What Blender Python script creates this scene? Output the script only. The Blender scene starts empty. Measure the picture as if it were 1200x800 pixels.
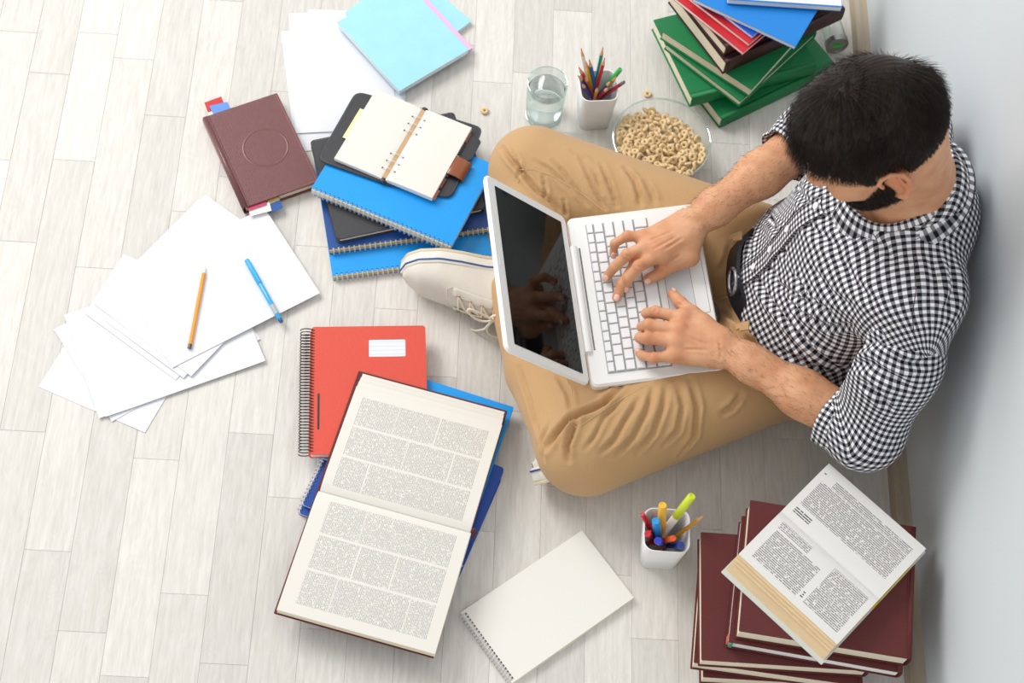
import bpy, math, random
import numpy as np
from math import sin, cos, pi, radians, sqrt, atan2
from mathutils import Vector, Matrix
from mathutils.bvhtree import BVHTree
S = bpy.context.scene
COL = S.collection
random.seed(7); RNG = np.random.default_rng(7)

# ------------------------------------------------------------------ camera, light, exposure
FPX, TILT, YAW, ROLL, CAMH = 1870.0, 0.479281, -0.083454, 0.130575, 2.56664
def cam_axes():
    r = np.array([1, 0, 0.]); u = np.array([0, 1, 0.]); b = np.array([0, 0, 1.])
    c, s = cos(TILT), sin(TILT); u, b = c*u+s*b, c*b-s*u
    c, s = cos(YAW), sin(YAW); Z = np.array([[c, -s, 0], [s, c, 0], [0, 0, 1]])
    r, u, b = Z@r, Z@u, Z@b
    c, s = cos(ROLL), sin(ROLL); r, u = c*r+s*u, c*u-s*r
    return r, u, b
CR, CU, CB = cam_axes()
cd = bpy.data.cameras.new('camera'); cam = bpy.data.objects.new('camera', cd); COL.objects.link(cam)
cd.lens = FPX/1200*36; cd.sensor_width = 36; cd.clip_start = .05
cam.matrix_world = Matrix(((CR[0], CU[0], CB[0], 0), (CR[1], CU[1], CB[1], 0), (CR[2], CU[2], CB[2], CAMH), (0, 0, 0, 1)))
cd.dof.use_dof = True; cd.dof.focus_distance = 2.62; cd.dof.aperture_fstop = 7.0
S.camera = cam
world = bpy.data.worlds.new('room_light'); S.world = world; world.use_nodes = True
bg = world.node_tree.nodes['Background']; bg.inputs[0].default_value = (1, .992, .98, 1); bg.inputs[1].default_value = .80
def area(name, loc, target, sx, sy, power, color):
    l = bpy.data.lights.new(name, 'AREA'); l.shape = 'RECTANGLE'; l.size = sx; l.size_y = sy; l.energy = power; l.color = color
    o = bpy.data.objects.new(name, l); COL.objects.link(o); o.location = loc
    o.rotation_euler = (Vector(target)-Vector(loc)).to_track_quat('-Z', 'Y').to_euler(); return o
area('window_light', (-3.2, 4.0, 3.8), (.1, 1.3, 0), 2.8, 2.4, 222, (1, .975, .94))
S.view_settings.view_transform = 'Standard'; S.view_settings.look = 'None'; S.view_settings.gamma = 1
S.view_settings.exposure = 0.06; S.view_settings.use_curve_mapping = False

# ------------------------------------------------------------------ helpers
def at(px, py, z=0.0):
    """point of the place at height z that the photograph shows at this pixel (camera solved from the floor planks)"""
    d = CR*((px-600)/FPX)+CU*(-(py-400)/FPX)-CB
    s = (CAMH-z)/-d[2]
    return Vector((s*d[0], s*d[1], z))
def ray(px, py):
    d = CR*((px-600)/FPX)+CU*(-(py-400)/FPX)-CB
    return Vector((0, 0, CAMH)), Vector(d).normalized()
M = {}
def srgb(h):
    if not isinstance(h, str): return tuple(h)+(1,)
    c = [int(h[i:i+2], 16)/255 for i in (0, 2, 4)]
    return tuple(x/12.92 if x <= .04045 else ((x+.055)/1.055)**2.4 for x in c)+(1,)
def mat(name, col, rough=.5, noise=0, nscale=40, bump=0, bscale=300, metal=0, spec=.5, sheen=0, coat=0, stretch=(1, 1, 1), trans=0, sss=0):
    m = bpy.data.materials.new(name); m.use_nodes = True; nt = m.node_tree; b = nt.nodes['Principled BSDF']
    b.inputs['Base Color'].default_value = srgb(col); b.inputs['Roughness'].default_value = rough
    b.inputs['Metallic'].default_value = metal; b.inputs['Specular IOR Level'].default_value = spec
    if sheen: b.inputs['Sheen Weight'].default_value = sheen
    if coat: b.inputs['Coat Weight'].default_value = coat
    if trans: b.inputs['Transmission Weight'].default_value = trans
    if sss:
        b.inputs['Subsurface Weight'].default_value = sss; b.inputs['Subsurface Radius'].default_value = (1, .35, .2); b.inputs['Subsurface Scale'].default_value = .006
    tc = nt.nodes.new('ShaderNodeTexCoord'); mp = nt.nodes.new('ShaderNodeMapping'); nt.links.new(tc.outputs['Object'], mp.inputs[0]); mp.inputs['Scale'].default_value = stretch
    if noise:
        n = nt.nodes.new('ShaderNodeTexNoise'); n.inputs['Scale'].default_value = nscale; n.inputs['Detail'].default_value = 4
        nt.links.new(mp.outputs[0], n.inputs['Vector'])
        r = nt.nodes.new('ShaderNodeMapRange'); r.inputs[1].default_value = .3; r.inputs[2].default_value = .7; r.inputs[3].default_value = 1-noise; r.inputs[4].default_value = 1+noise
        nt.links.new(n.outputs[0], r.inputs[0])
        v = nt.nodes.new('ShaderNodeVectorMath'); v.operation = 'SCALE'; v.inputs[0].default_value = srgb(col)[:3]
        nt.links.new(r.outputs[0], v.inputs['Scale']); nt.links.new(v.outputs[0], b.inputs['Base Color'])
    if bump:
        n = nt.nodes.new('ShaderNodeTexNoise'); n.inputs['Scale'].default_value = bscale; n.inputs['Detail'].default_value = 3
        nt.links.new(mp.outputs[0], n.inputs['Vector'])
        bp = nt.nodes.new('ShaderNodeBump'); bp.inputs['Strength'].default_value = bump; bp.inputs['Distance'].default_value = .001
        nt.links.new(n.outputs[0], bp.inputs['Height']); nt.links.new(bp.outputs[0], b.inputs['Normal'])
    M[name] = m; return m
def empty(name, label, cat, loc=(0, 0, 0), rz=0, group=None):
    o = bpy.data.objects.new(name, None); COL.objects.link(o); o.location = loc; o.rotation_euler = (0, 0, rz); o.empty_display_size = .02
    return tag(o, label, cat, group)
def tag(o, label=None, cat=None, group=None, kind=None):
    if label: o['label'] = label
    if cat: o['category'] = cat
    if group: o['group'] = group
    if kind: o['kind'] = kind
    return o
def link(name, me, material=None, parent=None, loc=None, rz=None, label=None):
    o = bpy.data.objects.new(name, me); COL.objects.link(o)
    if material is not None and not me.materials:
        for m in (material if isinstance(material, (list, tuple)) else [material]): me.materials.append(M[m] if isinstance(m, str) else m)
    if parent is not None: o.parent = parent
    if loc is not None: o.location = loc
    if rz is not None: o.rotation_euler = (0, 0, rz)
    if label: o['label'] = label
    return o
class MB:
    """collects shapes for one mesh"""
    def __init__(s): s.v = []; s.f = []; s.m = []; s.uv = None
    def add(s, vs, fs, mi=0, T=None):
        b = len(s.v)
        for v in vs: s.v.append(tuple(T@Vector(v)) if T is not None else tuple(v))
        for f in fs: s.f.append(tuple(b+i for i in f)); s.m.append(mi)
    def box(s, a, b, mi=0, T=None, bev=0):
        x0, y0, z0 = a; x1, y1, z1 = b
        if not bev:
            s.add([(x0, y0, z0), (x1, y0, z0), (x1, y1, z0), (x0, y1, z0), (x0, y0, z1), (x1, y0, z1), (x1, y1, z1), (x0, y1, z1)],
                  [(3, 2, 1, 0), (4, 5, 6, 7), (0, 1, 5, 4), (1, 2, 6, 5), (2, 3, 7, 6), (3, 0, 4, 7)], mi, T); return
        # rounded in plan, small chamfer top and bottom
        s.slab(rrect(x0, y0, x1, y1, bev), z0, z1, mi, T, min(bev*.4, (z1-z0)*.3))
    def slab(s, pts, z0, z1, mi=0, T=None, ch=0):
        n = len(pts); cx = sum(p[0] for p in pts)/n; cy = sum(p[1] for p in pts)/n
        def ins(d):
            out = []
            for x, y in pts:
                L = math.hypot(x-cx, y-cy); k = 1-d/L if L > 0 else 1; out.append((cx+(x-cx)*k, cy+(y-cy)*k))
            return out
        rings = [(pts, z0), (pts, z1)] if not ch else [(ins(ch), z0), (pts, z0+ch), (pts, z1-ch), (ins(ch), z1)]
        vs = [(x, y, z) for P, z in rings for x, y in P]; fs = []
        for k in range(len(rings)-1):
            for i in range(n): j = (i+1) % n; fs.append((k*n+i, k*n+j, (k+1)*n+j, (k+1)*n+i))
        fs.append(tuple(reversed(range(n)))); fs.append(tuple(range((len(rings)-1)*n, len(rings)*n)))
        s.add(vs, fs, mi, T)
    def tube(s, pts, r, n=6, mi=0, cap=True, T=None, closed=False):
        pts = [Vector(p) for p in pts]; N = len(pts); rr = r if isinstance(r, (list, tuple)) else [r]*N
        vs = []; up = None
        for i, p in enumerate(pts):
            if closed: t = pts[(i+1) % N]-pts[i-1]
            else: t = pts[min(i+1, N-1)]-pts[max(i-1, 0)]
            if t.length < 1e-9: t = Vector((0, 0, 1))
            t.normalize()
            if up is None: up = Vector((0, 0, 1)) if abs(t.z) < .9 else Vector((1, 0, 0))
            a = up-t*up.dot(t)
            if a.length < 1e-6: a = t.orthogonal()
            a.normalize(); b = t.cross(a); up = a
            for k in range(n): w = 2*pi*k/n; vs.append(p+(a*cos(w)+b*sin(w))*rr[i])
        fs = []
        for i in range(N if closed else N-1):
            i2 = (i+1) % N
            for k in range(n): k2 = (k+1) % n; fs.append((i*n+k, i*n+k2, i2*n+k2, i2*n+k))
        if cap and not closed: fs.append(tuple(reversed(range(n)))); fs.append(tuple(range((N-1)*n, N*n)))
        s.add(vs, fs, mi, T)
    def lathe(s, prof, n=32, mi=0, T=None):
        """prof [(r,z)], closed on the axis where r==0"""
        vs = []; idx = []
        for r, z in prof:
            if r < 1e-7: idx.append([len(vs)]*n); vs.append((0, 0, z))
            else:
                idx.append([len(vs)+k for k in range(n)]); vs += [(r*cos(2*pi*k/n), r*sin(2*pi*k/n), z) for k in range(n)]
        fs = []
        for a, b in zip(idx, idx[1:]):
            for k in range(n):
                k2 = (k+1) % n; q = [a[k], a[k2], b[k2], b[k]]; u = []
                for i in q:
                    if i not in u: u.append(i)
                if len(u) > 2: fs.append(tuple(u))
        s.add(vs, fs, mi, T)
    def grid(s, P, mi=0, flip=False, T=None, wrap=False):
        """P[i][j] points; mi int or function(i,j)"""
        nu = len(P); nv = len(P[0]); b = len(s.v)
        for row in P:
            for p in row: s.v.append(tuple(T@Vector(p)) if T is not None else tuple(p))
        for i in range(nu-1):
            for j in range(nv if wrap else nv-1):
                j2 = (j+1) % nv; f = (b+i*nv+j, b+i*nv+j2, b+(i+1)*nv+j2, b+(i+1)*nv+j)
                s.f.append(f[::-1] if flip else f); s.m.append(mi(i, j) if callable(mi) else mi)
    def mesh(s, name, smooth=True, angle=40):
        me = bpy.data.meshes.new(name); me.from_pydata(s.v, [], s.f)
        me.polygons.foreach_set('material_index', s.m)
        if smooth:
            me.polygons.foreach_set('use_smooth', [True]*len(s.f))
            try: me.set_sharp_from_angle(angle=radians(angle))
            except Exception: pass
        me.update(); return me
    def build(s, name, material, parent=None, smooth=True, angle=40, **k):
        return link(name, s.mesh(name, smooth, angle), material, parent, **k)
def rrect(x0, y0, x1, y1, r, n=4):
    P = []
    for cx, cy, a0 in ((x1-r, y1-r, 0), (x0+r, y1-r, 90), (x0+r, y0+r, 180), (x1-r, y0+r, 270)):
        for k in range(n+1): a = radians(a0+90*k/n); P.append((cx+r*cos(a), cy+r*sin(a)))
    return P
def fix_normals(me):
    import bmesh
    bm = bmesh.new(); bm.from_mesh(me); bmesh.ops.recalc_face_normals(bm, faces=bm.faces); bm.to_mesh(me); bm.free()

# ------------------------------------------------------------------ implicit surfaces (smoothly blended, tapered limbs)
class Field:
    def __init__(s, lo, hi, h):
        s.o = np.array(lo, float); s.h = h; s.n = np.ceil((np.array(hi)-s.o)/h).astype(int)+1; s.F = np.full(s.n, 1.0, np.float32)
    def _sub(s, lo, hi):
        a = np.clip(np.floor((lo-s.o)/s.h).astype(int), 0, s.n); b = np.clip(np.ceil((hi-s.o)/s.h).astype(int)+1, 0, s.n)
        if (b <= a).any(): return None
        sl = tuple(slice(a[i], b[i]) for i in range(3))
        g = [s.o[i]+s.h*np.arange(a[i], b[i], dtype=np.float32) for i in range(3)]
        return sl, g[0][:, None, None], g[1][None, :, None], g[2][None, None, :]
    def _un(s, sl, d, k, op):
        A = s.F[sl]
        if op == 'u':
            h = np.maximum(k-np.abs(A-d), 0)/k; s.F[sl] = np.minimum(A, d)-h*h*k*.25
        else:
            h = np.maximum(k-np.abs(-A-d), 0)/k; s.F[sl] = -(np.minimum(-A, d)-h*h*k*.25)
    def cap(s, a, b, ra, rb, k=.01, flat=None, op='u'):
        """tapered limb; flat=(axis, factor) squashes the section along an axis"""
        a = np.array(a, float); b = np.array(b, float); m = max(ra, rb)*(1 if not flat else max(1, 1/flat[1]))+k+3*s.h
        q = s._sub(np.minimum(a, b)-m, np.maximum(a, b)+m)
        if q is None: return
        sl, X, Y, Z = q; ab = b-a; L = (ab**2).sum()+1e-12
        px, py, pz = X-a[0], Y-a[1], Z-a[2]
        t = np.clip((px*ab[0]+py*ab[1]+pz*ab[2])/L, 0, 1)
        dx, dy, dz = px-t*ab[0], py-t*ab[1], pz-t*ab[2]
        if flat:
            ax = np.array(flat[0], float); ax /= np.linalg.norm(ax); w = dx*ax[0]+dy*ax[1]+dz*ax[2]; f = 1/flat[1]-1
            dx, dy, dz = dx+w*ax[0]*f, dy+w*ax[1]*f, dz+w*ax[2]*f
            d = (np.sqrt(dx*dx+dy*dy+dz*dz)-(ra+(rb-ra)*t))*(flat[1] if flat[1] < 1 else 1)
        else: d = np.sqrt(dx*dx+dy*dy+dz*dz)-(ra+(rb-ra)*t)
        s._un(sl, d.astype(np.float32), k, op)
    def chain(s, P, R, k=.01, flat=None):
        for i in range(len(P)-1): s.cap(P[i], P[i+1], R[i], R[i+1], k, flat)
    def ell(s, c, r, k=.01, rot=None, op='u'):
        c = np.array(c, float); r = np.array(r, float); m = r.max()+k+3*s.h
        q = s._sub(c-m, c+m)
        if q is None: return
        sl, X, Y, Z = q; x, y, z = X-c[0], Y-c[1], Z-c[2]
        if rot is not None:   # rows = local axes in world
            x, y, z = (rot[0][0]*x+rot[0][1]*y+rot[0][2]*z, rot[1][0]*x+rot[1][1]*y+rot[1][2]*z, rot[2][0]*x+rot[2][1]*y+rot[2][2]*z)
        k0 = np.sqrt((x/r[0])**2+(y/r[1])**2+(z/r[2])**2); k1 = np.sqrt((x/r[0]**2)**2+(y/r[1]**2)**2+(z/r[2]**2)**2)+1e-9
        s._un(sl, (k0*(k0-1)/k1).astype(np.float32), k, op)
    def plane(s, p, n, k=.004):
        """cut away the side the normal points to"""
        n = np.array(n, float); n /= np.linalg.norm(n); g = [s.o[i]+s.h*np.arange(s.n[i]) for i in range(3)]
        d = (g[0][:, None, None]-p[0])*n[0]+(g[1][None, :, None]-p[1])*n[1]+(g[2][None, None, :]-p[2])*n[2]
        s.F = np.maximum(s.F, d.astype(np.float32))
    def surf(s):
        F = s.F; I = F < 0; n = s.n
        c = I[:-1, :-1, :-1].astype(np.int8)
        for dx, dy, dz in ((1, 0, 0), (0, 1, 0), (0, 0, 1), (1, 1, 0), (1, 0, 1), (0, 1, 1), (1, 1, 1)):
            c = c+I[dx:n[0]-1+dx, dy:n[1]-1+dy, dz:n[2]-1+dz]
        act = (c > 0) & (c < 8); ix = np.argwhere(act); idx = -np.ones(act.shape, np.int64); idx[act] = np.arange(len(ix))
        acc = np.zeros((len(ix), 3)); cnt = np.zeros(len(ix))
        cs = [(0, 0, 0), (1, 0, 0), (0, 1, 0), (1, 1, 0), (0, 0, 1), (1, 0, 1), (0, 1, 1), (1, 1, 1)]
        val = [F[ix[:, 0]+a, ix[:, 1]+b, ix[:, 2]+g] for a, b, g in cs]
        for e0, e1 in ((0, 1), (2, 3), (4, 5), (6, 7), (0, 2), (1, 3), (4, 6), (5, 7), (0, 4), (1, 5), (2, 6), (3, 7)):
            f0, f1 = val[e0], val[e1]; m = (f0 < 0) != (f1 < 0); t = np.where(m, f0/np.where(m, f0-f1, 1), 0)
            p = np.array(cs[e0])+t[:, None]*(np.array(cs[e1])-np.array(cs[e0])); acc += p*m[:, None]; cnt += m
        V = s.o+(ix+acc/cnt[:, None])*s.h
        Q = []
        for ax in range(3):
            sl0 = [slice(None)]*3; sl1 = [slice(None)]*3; sl0[ax] = slice(0, -1); sl1[ax] = slice(1, None)
            a, b = I[tuple(sl0)], I[tuple(sl1)]; e = np.argwhere(a != b)
            u, v = (ax+1) % 3, (ax+2) % 3
            ok = (e[:, u] > 0) & (e[:, v] > 0) & (e[:, u] < n[u]-1) & (e[:, v] < n[v]-1); e = e[ok]
            def cell(du, dv):
                q = e.copy(); q[:, u] -= du; q[:, v] -= dv; return idx[q[:, 0], q[:, 1], q[:, 2]]
            q = np.stack([cell(1, 1), cell(0, 1), cell(0, 0), cell(1, 0)], 1)
            ins = a[e[:, 0], e[:, 1], e[:, 2]]; q[~ins] = q[~ins][:, ::-1]; Q.append(q)
        return V, np.concatenate(Q)
def np_mesh(name, V, Q):
    me = bpy.data.meshes.new(name); me.vertices.add(len(V)); me.vertices.foreach_set('co', np.asarray(V, np.float32).ravel())
    k = Q.shape[1]; me.loops.add(Q.size); me.loops.foreach_set('vertex_index', Q.astype(np.int32).ravel())
    me.polygons.add(len(Q)); me.polygons.foreach_set('loop_start', np.arange(0, Q.size, k, dtype=np.int32))
    me.polygons.foreach_set('use_smooth', np.ones(len(Q), bool)); me.update(calc_edges=True); return me
def normals(V, Q):
    a = V[Q[:, 2]]-V[Q[:, 0]]; b = V[Q[:, 3]]-V[Q[:, 1]]; fn = np.cross(a, b); N = np.zeros_like(V)
    for i in range(4): np.add.at(N, Q[:, i], fn)
    return N/(np.linalg.norm(N, axis=1)[:, None]+1e-12)
def smooth(V, Q, it=3, lam=.5):
    for _ in range(it):
        A = np.zeros_like(V); c = np.zeros(len(V))
        for i in range(4):
            a, b = Q[:, i], Q[:, (i+1) % 4]
            np.add.at(A, a, V[b]); np.add.at(c, a, 1); np.add.at(A, b, V[a]); np.add.at(c, b, 1)
        V = V+lam*(A/np.maximum(c, 1)[:, None]-V)
    return V
DEEP = 1.25
def crease(V, Q, lines, N=None):
    """lines: [(pixels, width, depth)] laid on the surface where the ray first meets it; valley with raised lips"""
    bv = BVHTree.FromPolygons([tuple(v) for v in V], [tuple(int(i) for i in q) for q in Q])
    if N is None: N = normals(V, Q)
    D = np.zeros(len(V))
    for pts, w, dep in lines:
        P = []
        for (a, b), (c, d) in zip(pts, pts[1:]):
            m = max(2, int(math.hypot(c-a, d-b)/2))
            for k in range(m):
                t = k/m; o, dr = ray(a+(c-a)*t, b+(d-b)*t); hit = bv.ray_cast(o, dr)
                if hit[0] is not None: P.append(tuple(hit[0]))
        if len(P) < 3: continue
        P = np.array(P); lo = P.min(0)-3*w; hi = P.max(0)+3*w
        sel = np.where(((V > lo) & (V < hi)).all(1))[0]
        if not len(sel): continue
        d2 = ((V[sel][:, None, :]-P[None])**2).sum(2); j = d2.argmin(1); d = np.sqrt(d2.min(1))
        # fade to the ends
        e = np.minimum(j, len(P)-1-j)/(len(P)*.25); fade = np.clip(.25+e, 0, 1)
        D[sel] += fade*dep*DEEP*(-np.exp(-(d/w)**2)+.55*np.exp(-((d-1.9*w)/(1.1*w))**2))
    return V+N*D[:, None]

# ------------------------------------------------------------------ shared materials
mat('white_plastic', 'ebebe9', .28, spec=.5); mat('white_key', 'e9eaec', .45); mat('dark_gap', '2a2a2c', .6)
mat('paper', 'e4e6ec', .9, spec=.2); mat('paper_cream', 'e9e7e1', .9, spec=.2)
mat('paper_edge', 'e6dcc6', .9, noise=.10, nscale=60, stretch=(1, 1, 60), bump=.3, bscale=60, spec=.2)
mat('paper_edge_white', 'e9e8e6', .9, noise=.08, nscale=60, stretch=(1, 1, 60), spec=.2)
mat('paper_edge_tan', 'dbc29c', .9, noise=.10, nscale=60, stretch=(1, 1, 60), spec=.2)
mat('green_cloth', '0b7a45', .55, noise=.05, nscale=900, bump=.25, bscale=1500)
mat('burgundy_cloth', '5a1a19', .6, noise=.12, nscale=700, bump=.3, bscale=1400)
mat('maroon_leather', '6c3c3e', .35, noise=.06, nscale=90, bump=.5, bscale=500, coat=.15)
mat('brown_cloth', '3a1a1c', .5, noise=.1, nscale=500)
mat('blue_cover', '159cf0', .3, noise=.03, nscale=12); mat('light_blue_cover', 'a0d9ec', .6, noise=.03, nscale=25)
mat('deep_blue_cover', '0d4aa8', .35); mat('navy_cover', '1d4d96', .35); mat('red_cover', 'd64c3a', .5, noise=.04, nscale=300, bump=.15, bscale=900)
mat('black_leather', '2b2b30', .33, noise=.1, nscale=300, bump=.5, bscale=700, coat=.2); mat('grey_leather', '6a6c72', .5, noise=.08, nscale=200, bump=.3, bscale=500)
mat('steel', 'dfe1e4', .35, metal=.6); mat('black_wire', '1c1e20', .3, coat=.5); mat('brown_strap', '8a4a22', .25, coat=.4)
mat('pink', 'e6b9dc', .6); mat('red_flag', 'c4262c', .5); mat('blue_flag', '5c8fe0', .5); mat('green_flag', '14805c', .5); mat('magenta_flag', 'c23c66', .5); mat('navy_flag', '0f4f9c', .5); mat('tan_flag', 'cdb37a', .5); mat('cream_flag', 'f4f0e2', .6); mat('yellow_flag', 'f2ecb0', .6)
mat('stitch', 'c98a90', .7)

# ------------------------------------------------------------------ setting: floor of planks, baseboard, wall
def plank_material():
    m = bpy.data.materials.new('plank'); m.use_nodes = True; nt = m.node_tree; b = nt.nodes['Principled BSDF']; L = nt.links
    oi = nt.nodes.new('ShaderNodeObjectInfo'); tc = nt.nodes.new('ShaderNodeTexCoord')
    geo = nt.nodes.new('ShaderNodeNewGeometry')
    off = nt.nodes.new('ShaderNodeVectorMath'); off.operation = 'SCALE'; off.inputs[0].default_value = (13.1, 7.7, 3.3); L.new(oi.outputs['Random'], off.inputs['Scale'])
    add = nt.nodes.new('ShaderNodeVectorMath'); L.new(geo.outputs['Position'], add.inputs[0]); L.new(off.outputs[0], add.inputs[1])
    mp = nt.nodes.new('ShaderNodeMapping'); mp.inputs['Scale'].default_value = (1, .09, 1); L.new(add.outputs[0], mp.inputs[0])
    n1 = nt.nodes.new('ShaderNodeTexNoise'); n1.inputs['Scale'].default_value = 150; n1.inputs['Detail'].default_value = 5; n1.inputs['Roughness'].default_value = .65; L.new(mp.outputs[0], n1.inputs['Vector'])
    mp2 = nt.nodes.new('ShaderNodeMapping'); mp2.inputs['Scale'].default_value = (1, .22, 1); L.new(add.outputs[0], mp2.inputs[0])
    n2 = nt.nodes.new('ShaderNodeTexNoise'); n2.inputs['Scale'].default_value = 22; n2.inputs['Detail'].default_value = 2; n2.inputs['Distortion'].default_value = .6; L.new(mp2.outputs[0], n2.inputs['Vector'])
    w = nt.nodes.new('ShaderNodeMath'); w.operation = 'MULTIPLY'; w.inputs[1].default_value = 95; L.new(n2.outputs[0], w.inputs[0])
    sn = nt.nodes.new('ShaderNodeMath'); sn.operation = 'SINE'; L.new(w.outputs[0], sn.inputs[0])
    mx = nt.nodes.new('ShaderNodeMath'); mx.operation = 'MULTIPLY_ADD'; mx.inputs[1].default_value = .035; L.new(sn.outputs[0], mx.inputs[0]); L.new(n1.outputs[0], mx.inputs[2])
    r = nt.nodes.new('ShaderNodeValToRGB'); L.new(mx.outputs[0], r.inputs[0])
    r.color_ramp.elements[0].position = .28; r.color_ramp.elements[0].color = srgb('cdc9c3'); r.color_ramp.elements[1].position = .66; r.color_ramp.elements[1].color = srgb('dfdcd7')
    hs = nt.nodes.new('ShaderNodeHueSaturation'); mr = nt.nodes.new('ShaderNodeMapRange'); mr.inputs[3].default_value = .88; mr.inputs[4].default_value = 1.05
    L.new(oi.outputs['Random'], mr.inputs[0]); L.new(mr.outputs[0], hs.inputs['Value']); L.new(r.outputs[0], hs.inputs['Color']); L.new(hs.outputs[0], b.inputs['Base Color'])
    b.inputs['Roughness'].default_value = .42; b.inputs['Specular IOR Level'].default_value = .35
    bp = nt.nodes.new('ShaderNodeBump'); bp.inputs['Strength'].default_value = .15; bp.inputs['Distance'].default_value = .0006; L.new(n1.outputs[0], bp.inputs['Height']); L.new(bp.outputs[0], b.inputs['Normal'])
    M['plank'] = m; return m
plank_material()
mat('plank_joint', 'cbc5bc', .8)
mat('baseboard_wood', 'a89a88', .5, noise=.16, nscale=60, stretch=(1, .08, 1)); mat('wall_paint', 'cad1d5', .75, noise=.012, nscale=3, bump=.05, bscale=300)
XB, XW = .783, .806      # face of the baseboard, wall plane
fl = MB(); fl.box((-2.4, -.4, -.03), (.85, 3.6, -.0016)); floor = fl.build('floor', 'plank_joint', smooth=False); tag(floor, kind='structure')
P0, PW = -.846, .0783
joints = {}
def jt(px, py, ):
    q = at(px, py); k = int(math.floor((q.x-P0)/PW)); joints.setdefault(k, []).append(q.y)
for a in ((57, 86), (88, 188), (193, 136), (160, 69), (28, 505), (54, 645), (92, 740), (212, 696), (260, 778), (183, 538), (295, 508), (768, 749), (332, 583), (560, 622), (340, 108)): jt(*a)
def plank_mesh(w, l):
    mb = MB(); g = .0001
    mb.box((g, g, -.002), (w-g, l-g, -.0006))
    c = .0009; mb.add([(g, g, -.0006), (w-g, g, -.0006), (w-g, l-g, -.0006), (g, l-g, -.0006), (c, c, 0), (w-c, c, 0), (w-c, l-c, 0), (c, l-c, 0)], [(4, 5, 6, 7), (0, 1, 5, 4), (1, 2, 6, 5), (2, 3, 7, 6), (3, 0, 4, 7)])
    me = mb.mesh('plank', False); me.materials.append(M['plank']); return me
for k in range(-6, 21):
    x0 = P0+k*PW; w = PW if k < 20 else XB+.003-x0
    ys = sorted(joints.get(k, [])); 
    if not ys: ys = [1.2+random.uniform(-.25, .25)]
    while ys[0] > .35: ys.insert(0, ys[0]-random.choice((.3, .38, .44, .5)))
    while ys[-1] < 3.5: ys.append(ys[-1]+random.choice((.3, .38, .44, .5)))
    full = [ys[0]]
    for y in ys[1:]:
        if y-full[-1] > .62: full.append((y+full[-1])/2+random.uniform(-.04, .04))
        full.append(y)
    for y0, y1 in zip(full, full[1:]): link('plank', plank_mesh(w, y1-y0), None, floor, (x0, y0, 0))
bb = MB(); bb.add([(XB, -.4, 0), (XB, 3.6, 0), (XB, 3.6, .034), (XB, -.4, .034), (XB+.008, -.4, .042), (XB+.008, 3.6, .042), (XW+.002, -.4, .045), (XW+.002, 3.6, .045), (XW+.002, -.4, 0), (XW+.002, 3.6, 0)],
  [(0, 3, 2, 1), (3, 4, 5, 2), (4, 6, 7, 5), (6, 8, 9, 7), (0, 8, 6, 4, 3), (1, 2, 5, 7, 9), (0, 1, 9, 8)])
tag(bb.build('baseboard_right', 'baseboard_wood', smooth=False), kind='structure')
wl = MB(); wl.box((XW, -.4, 0), (XW+.1, 3.6, 2.7)); tag(wl.build('wall_right', 'wall_paint', smooth=False), kind='structure')

# ------------------------------------------------------------------ laptop
LW, LD = .325, .227
LO = (.237, 1.1545, .19); LRZ, LRY, LRX, LANG = .1445, -.107, .02, 2.207
LM = Matrix.Translation(LO) @ Matrix.Rotation(LRZ, 4, 'Z') @ Matrix.Rotation(LRY, 4, 'Y') @ Matrix.Rotation(LRX, 4, 'X')
lap = empty('laptop', 'open white laptop with a dark glossy screen on the lap of the sitting man', 'laptop'); lap.matrix_world = LM
mb = MB(); mb.slab(rrect(0, 0, LD, LW, .012, 6), -.024, 0, ch=.004); base = mb.build('base', 'white_plastic', lap)
mat('key_gap', 'a5a5a4', .6); mat('recess_white', 'e2e4e6', .4); mat('trackpad', 'd6dadd', .3); mat('screen_black', '050505', .05, spec=.2)
KX0, KX1, KY0, KY1 = .030, .140, .018, .307
mb = MB(); mb.slab(rrect(KX0, KY0, KX1, KY1, .004), -.0002, .0006); mb.build('keyboard_tray', 'recess_white', lap)
mb = MB(); mb.slab(rrect(KX0-.0025, KY0-.0025, KX1+.0025, KY1+.0025, .006), -.0002, .0003); mb.build('keyboard_rim', 'white_plastic', lap)
keymesh = {}
def key(x0, x1, y0, y1):
    w, l = round(x1-x0, 4), round(y1-y0, 4)
    if (w, l) not in keymesh:
        b = MB(); b.add([(0, 0, 0), (w, 0, 0), (w, l, 0), (0, l, 0), (.0007, .0007, .003), (w-.0007, .0007, .003), (w-.0007, l-.0007, .003), (.0007, l-.0007, .003)], [(3, 2, 1, 0), (4, 5, 6, 7), (0, 1, 5, 4), (1, 2, 6, 5), (2, 3, 7, 6), (3, 0, 4, 7)])
        me = b.mesh('key', False); me.materials.append(M['white_key']); keymesh[(w, l)] = me
    link('key', keymesh[(w, l)], None, lap, (x0, y0, .0012))
rows = [(.032, .0435, [1]*15), (.0450, .0610, [1]*13+[1.5]), (.0625, .0785, [1.5]+[1]*13), (.0800, .0960, [1.75]+[1]*11+[1.75]), (.0975, .1135, [2.25]+[1]*10+[2.25]), (.1150, .1375, [1, 1, 1, 1.3, 5, 1.3, 1, 1, 1, 1])]
for x0, x1, ws in rows:
    tot = sum(ws); u = (KY1-KY0-.004)/tot; y = KY1-.002
    for w in ws: key(x0+.0004, x1-.0006, y-u*w+.0021, y); y -= u*w
mb = MB(); mb.box((KX0+.001, KY0+.001, .0004), (KX1-.001, KY1-.001, .0009)); mb.build('gap_shade_sheet', 'key_gap', lap, smooth=False)  # grey sheet over the white recess: shade between the keys, put in as colour
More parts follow.
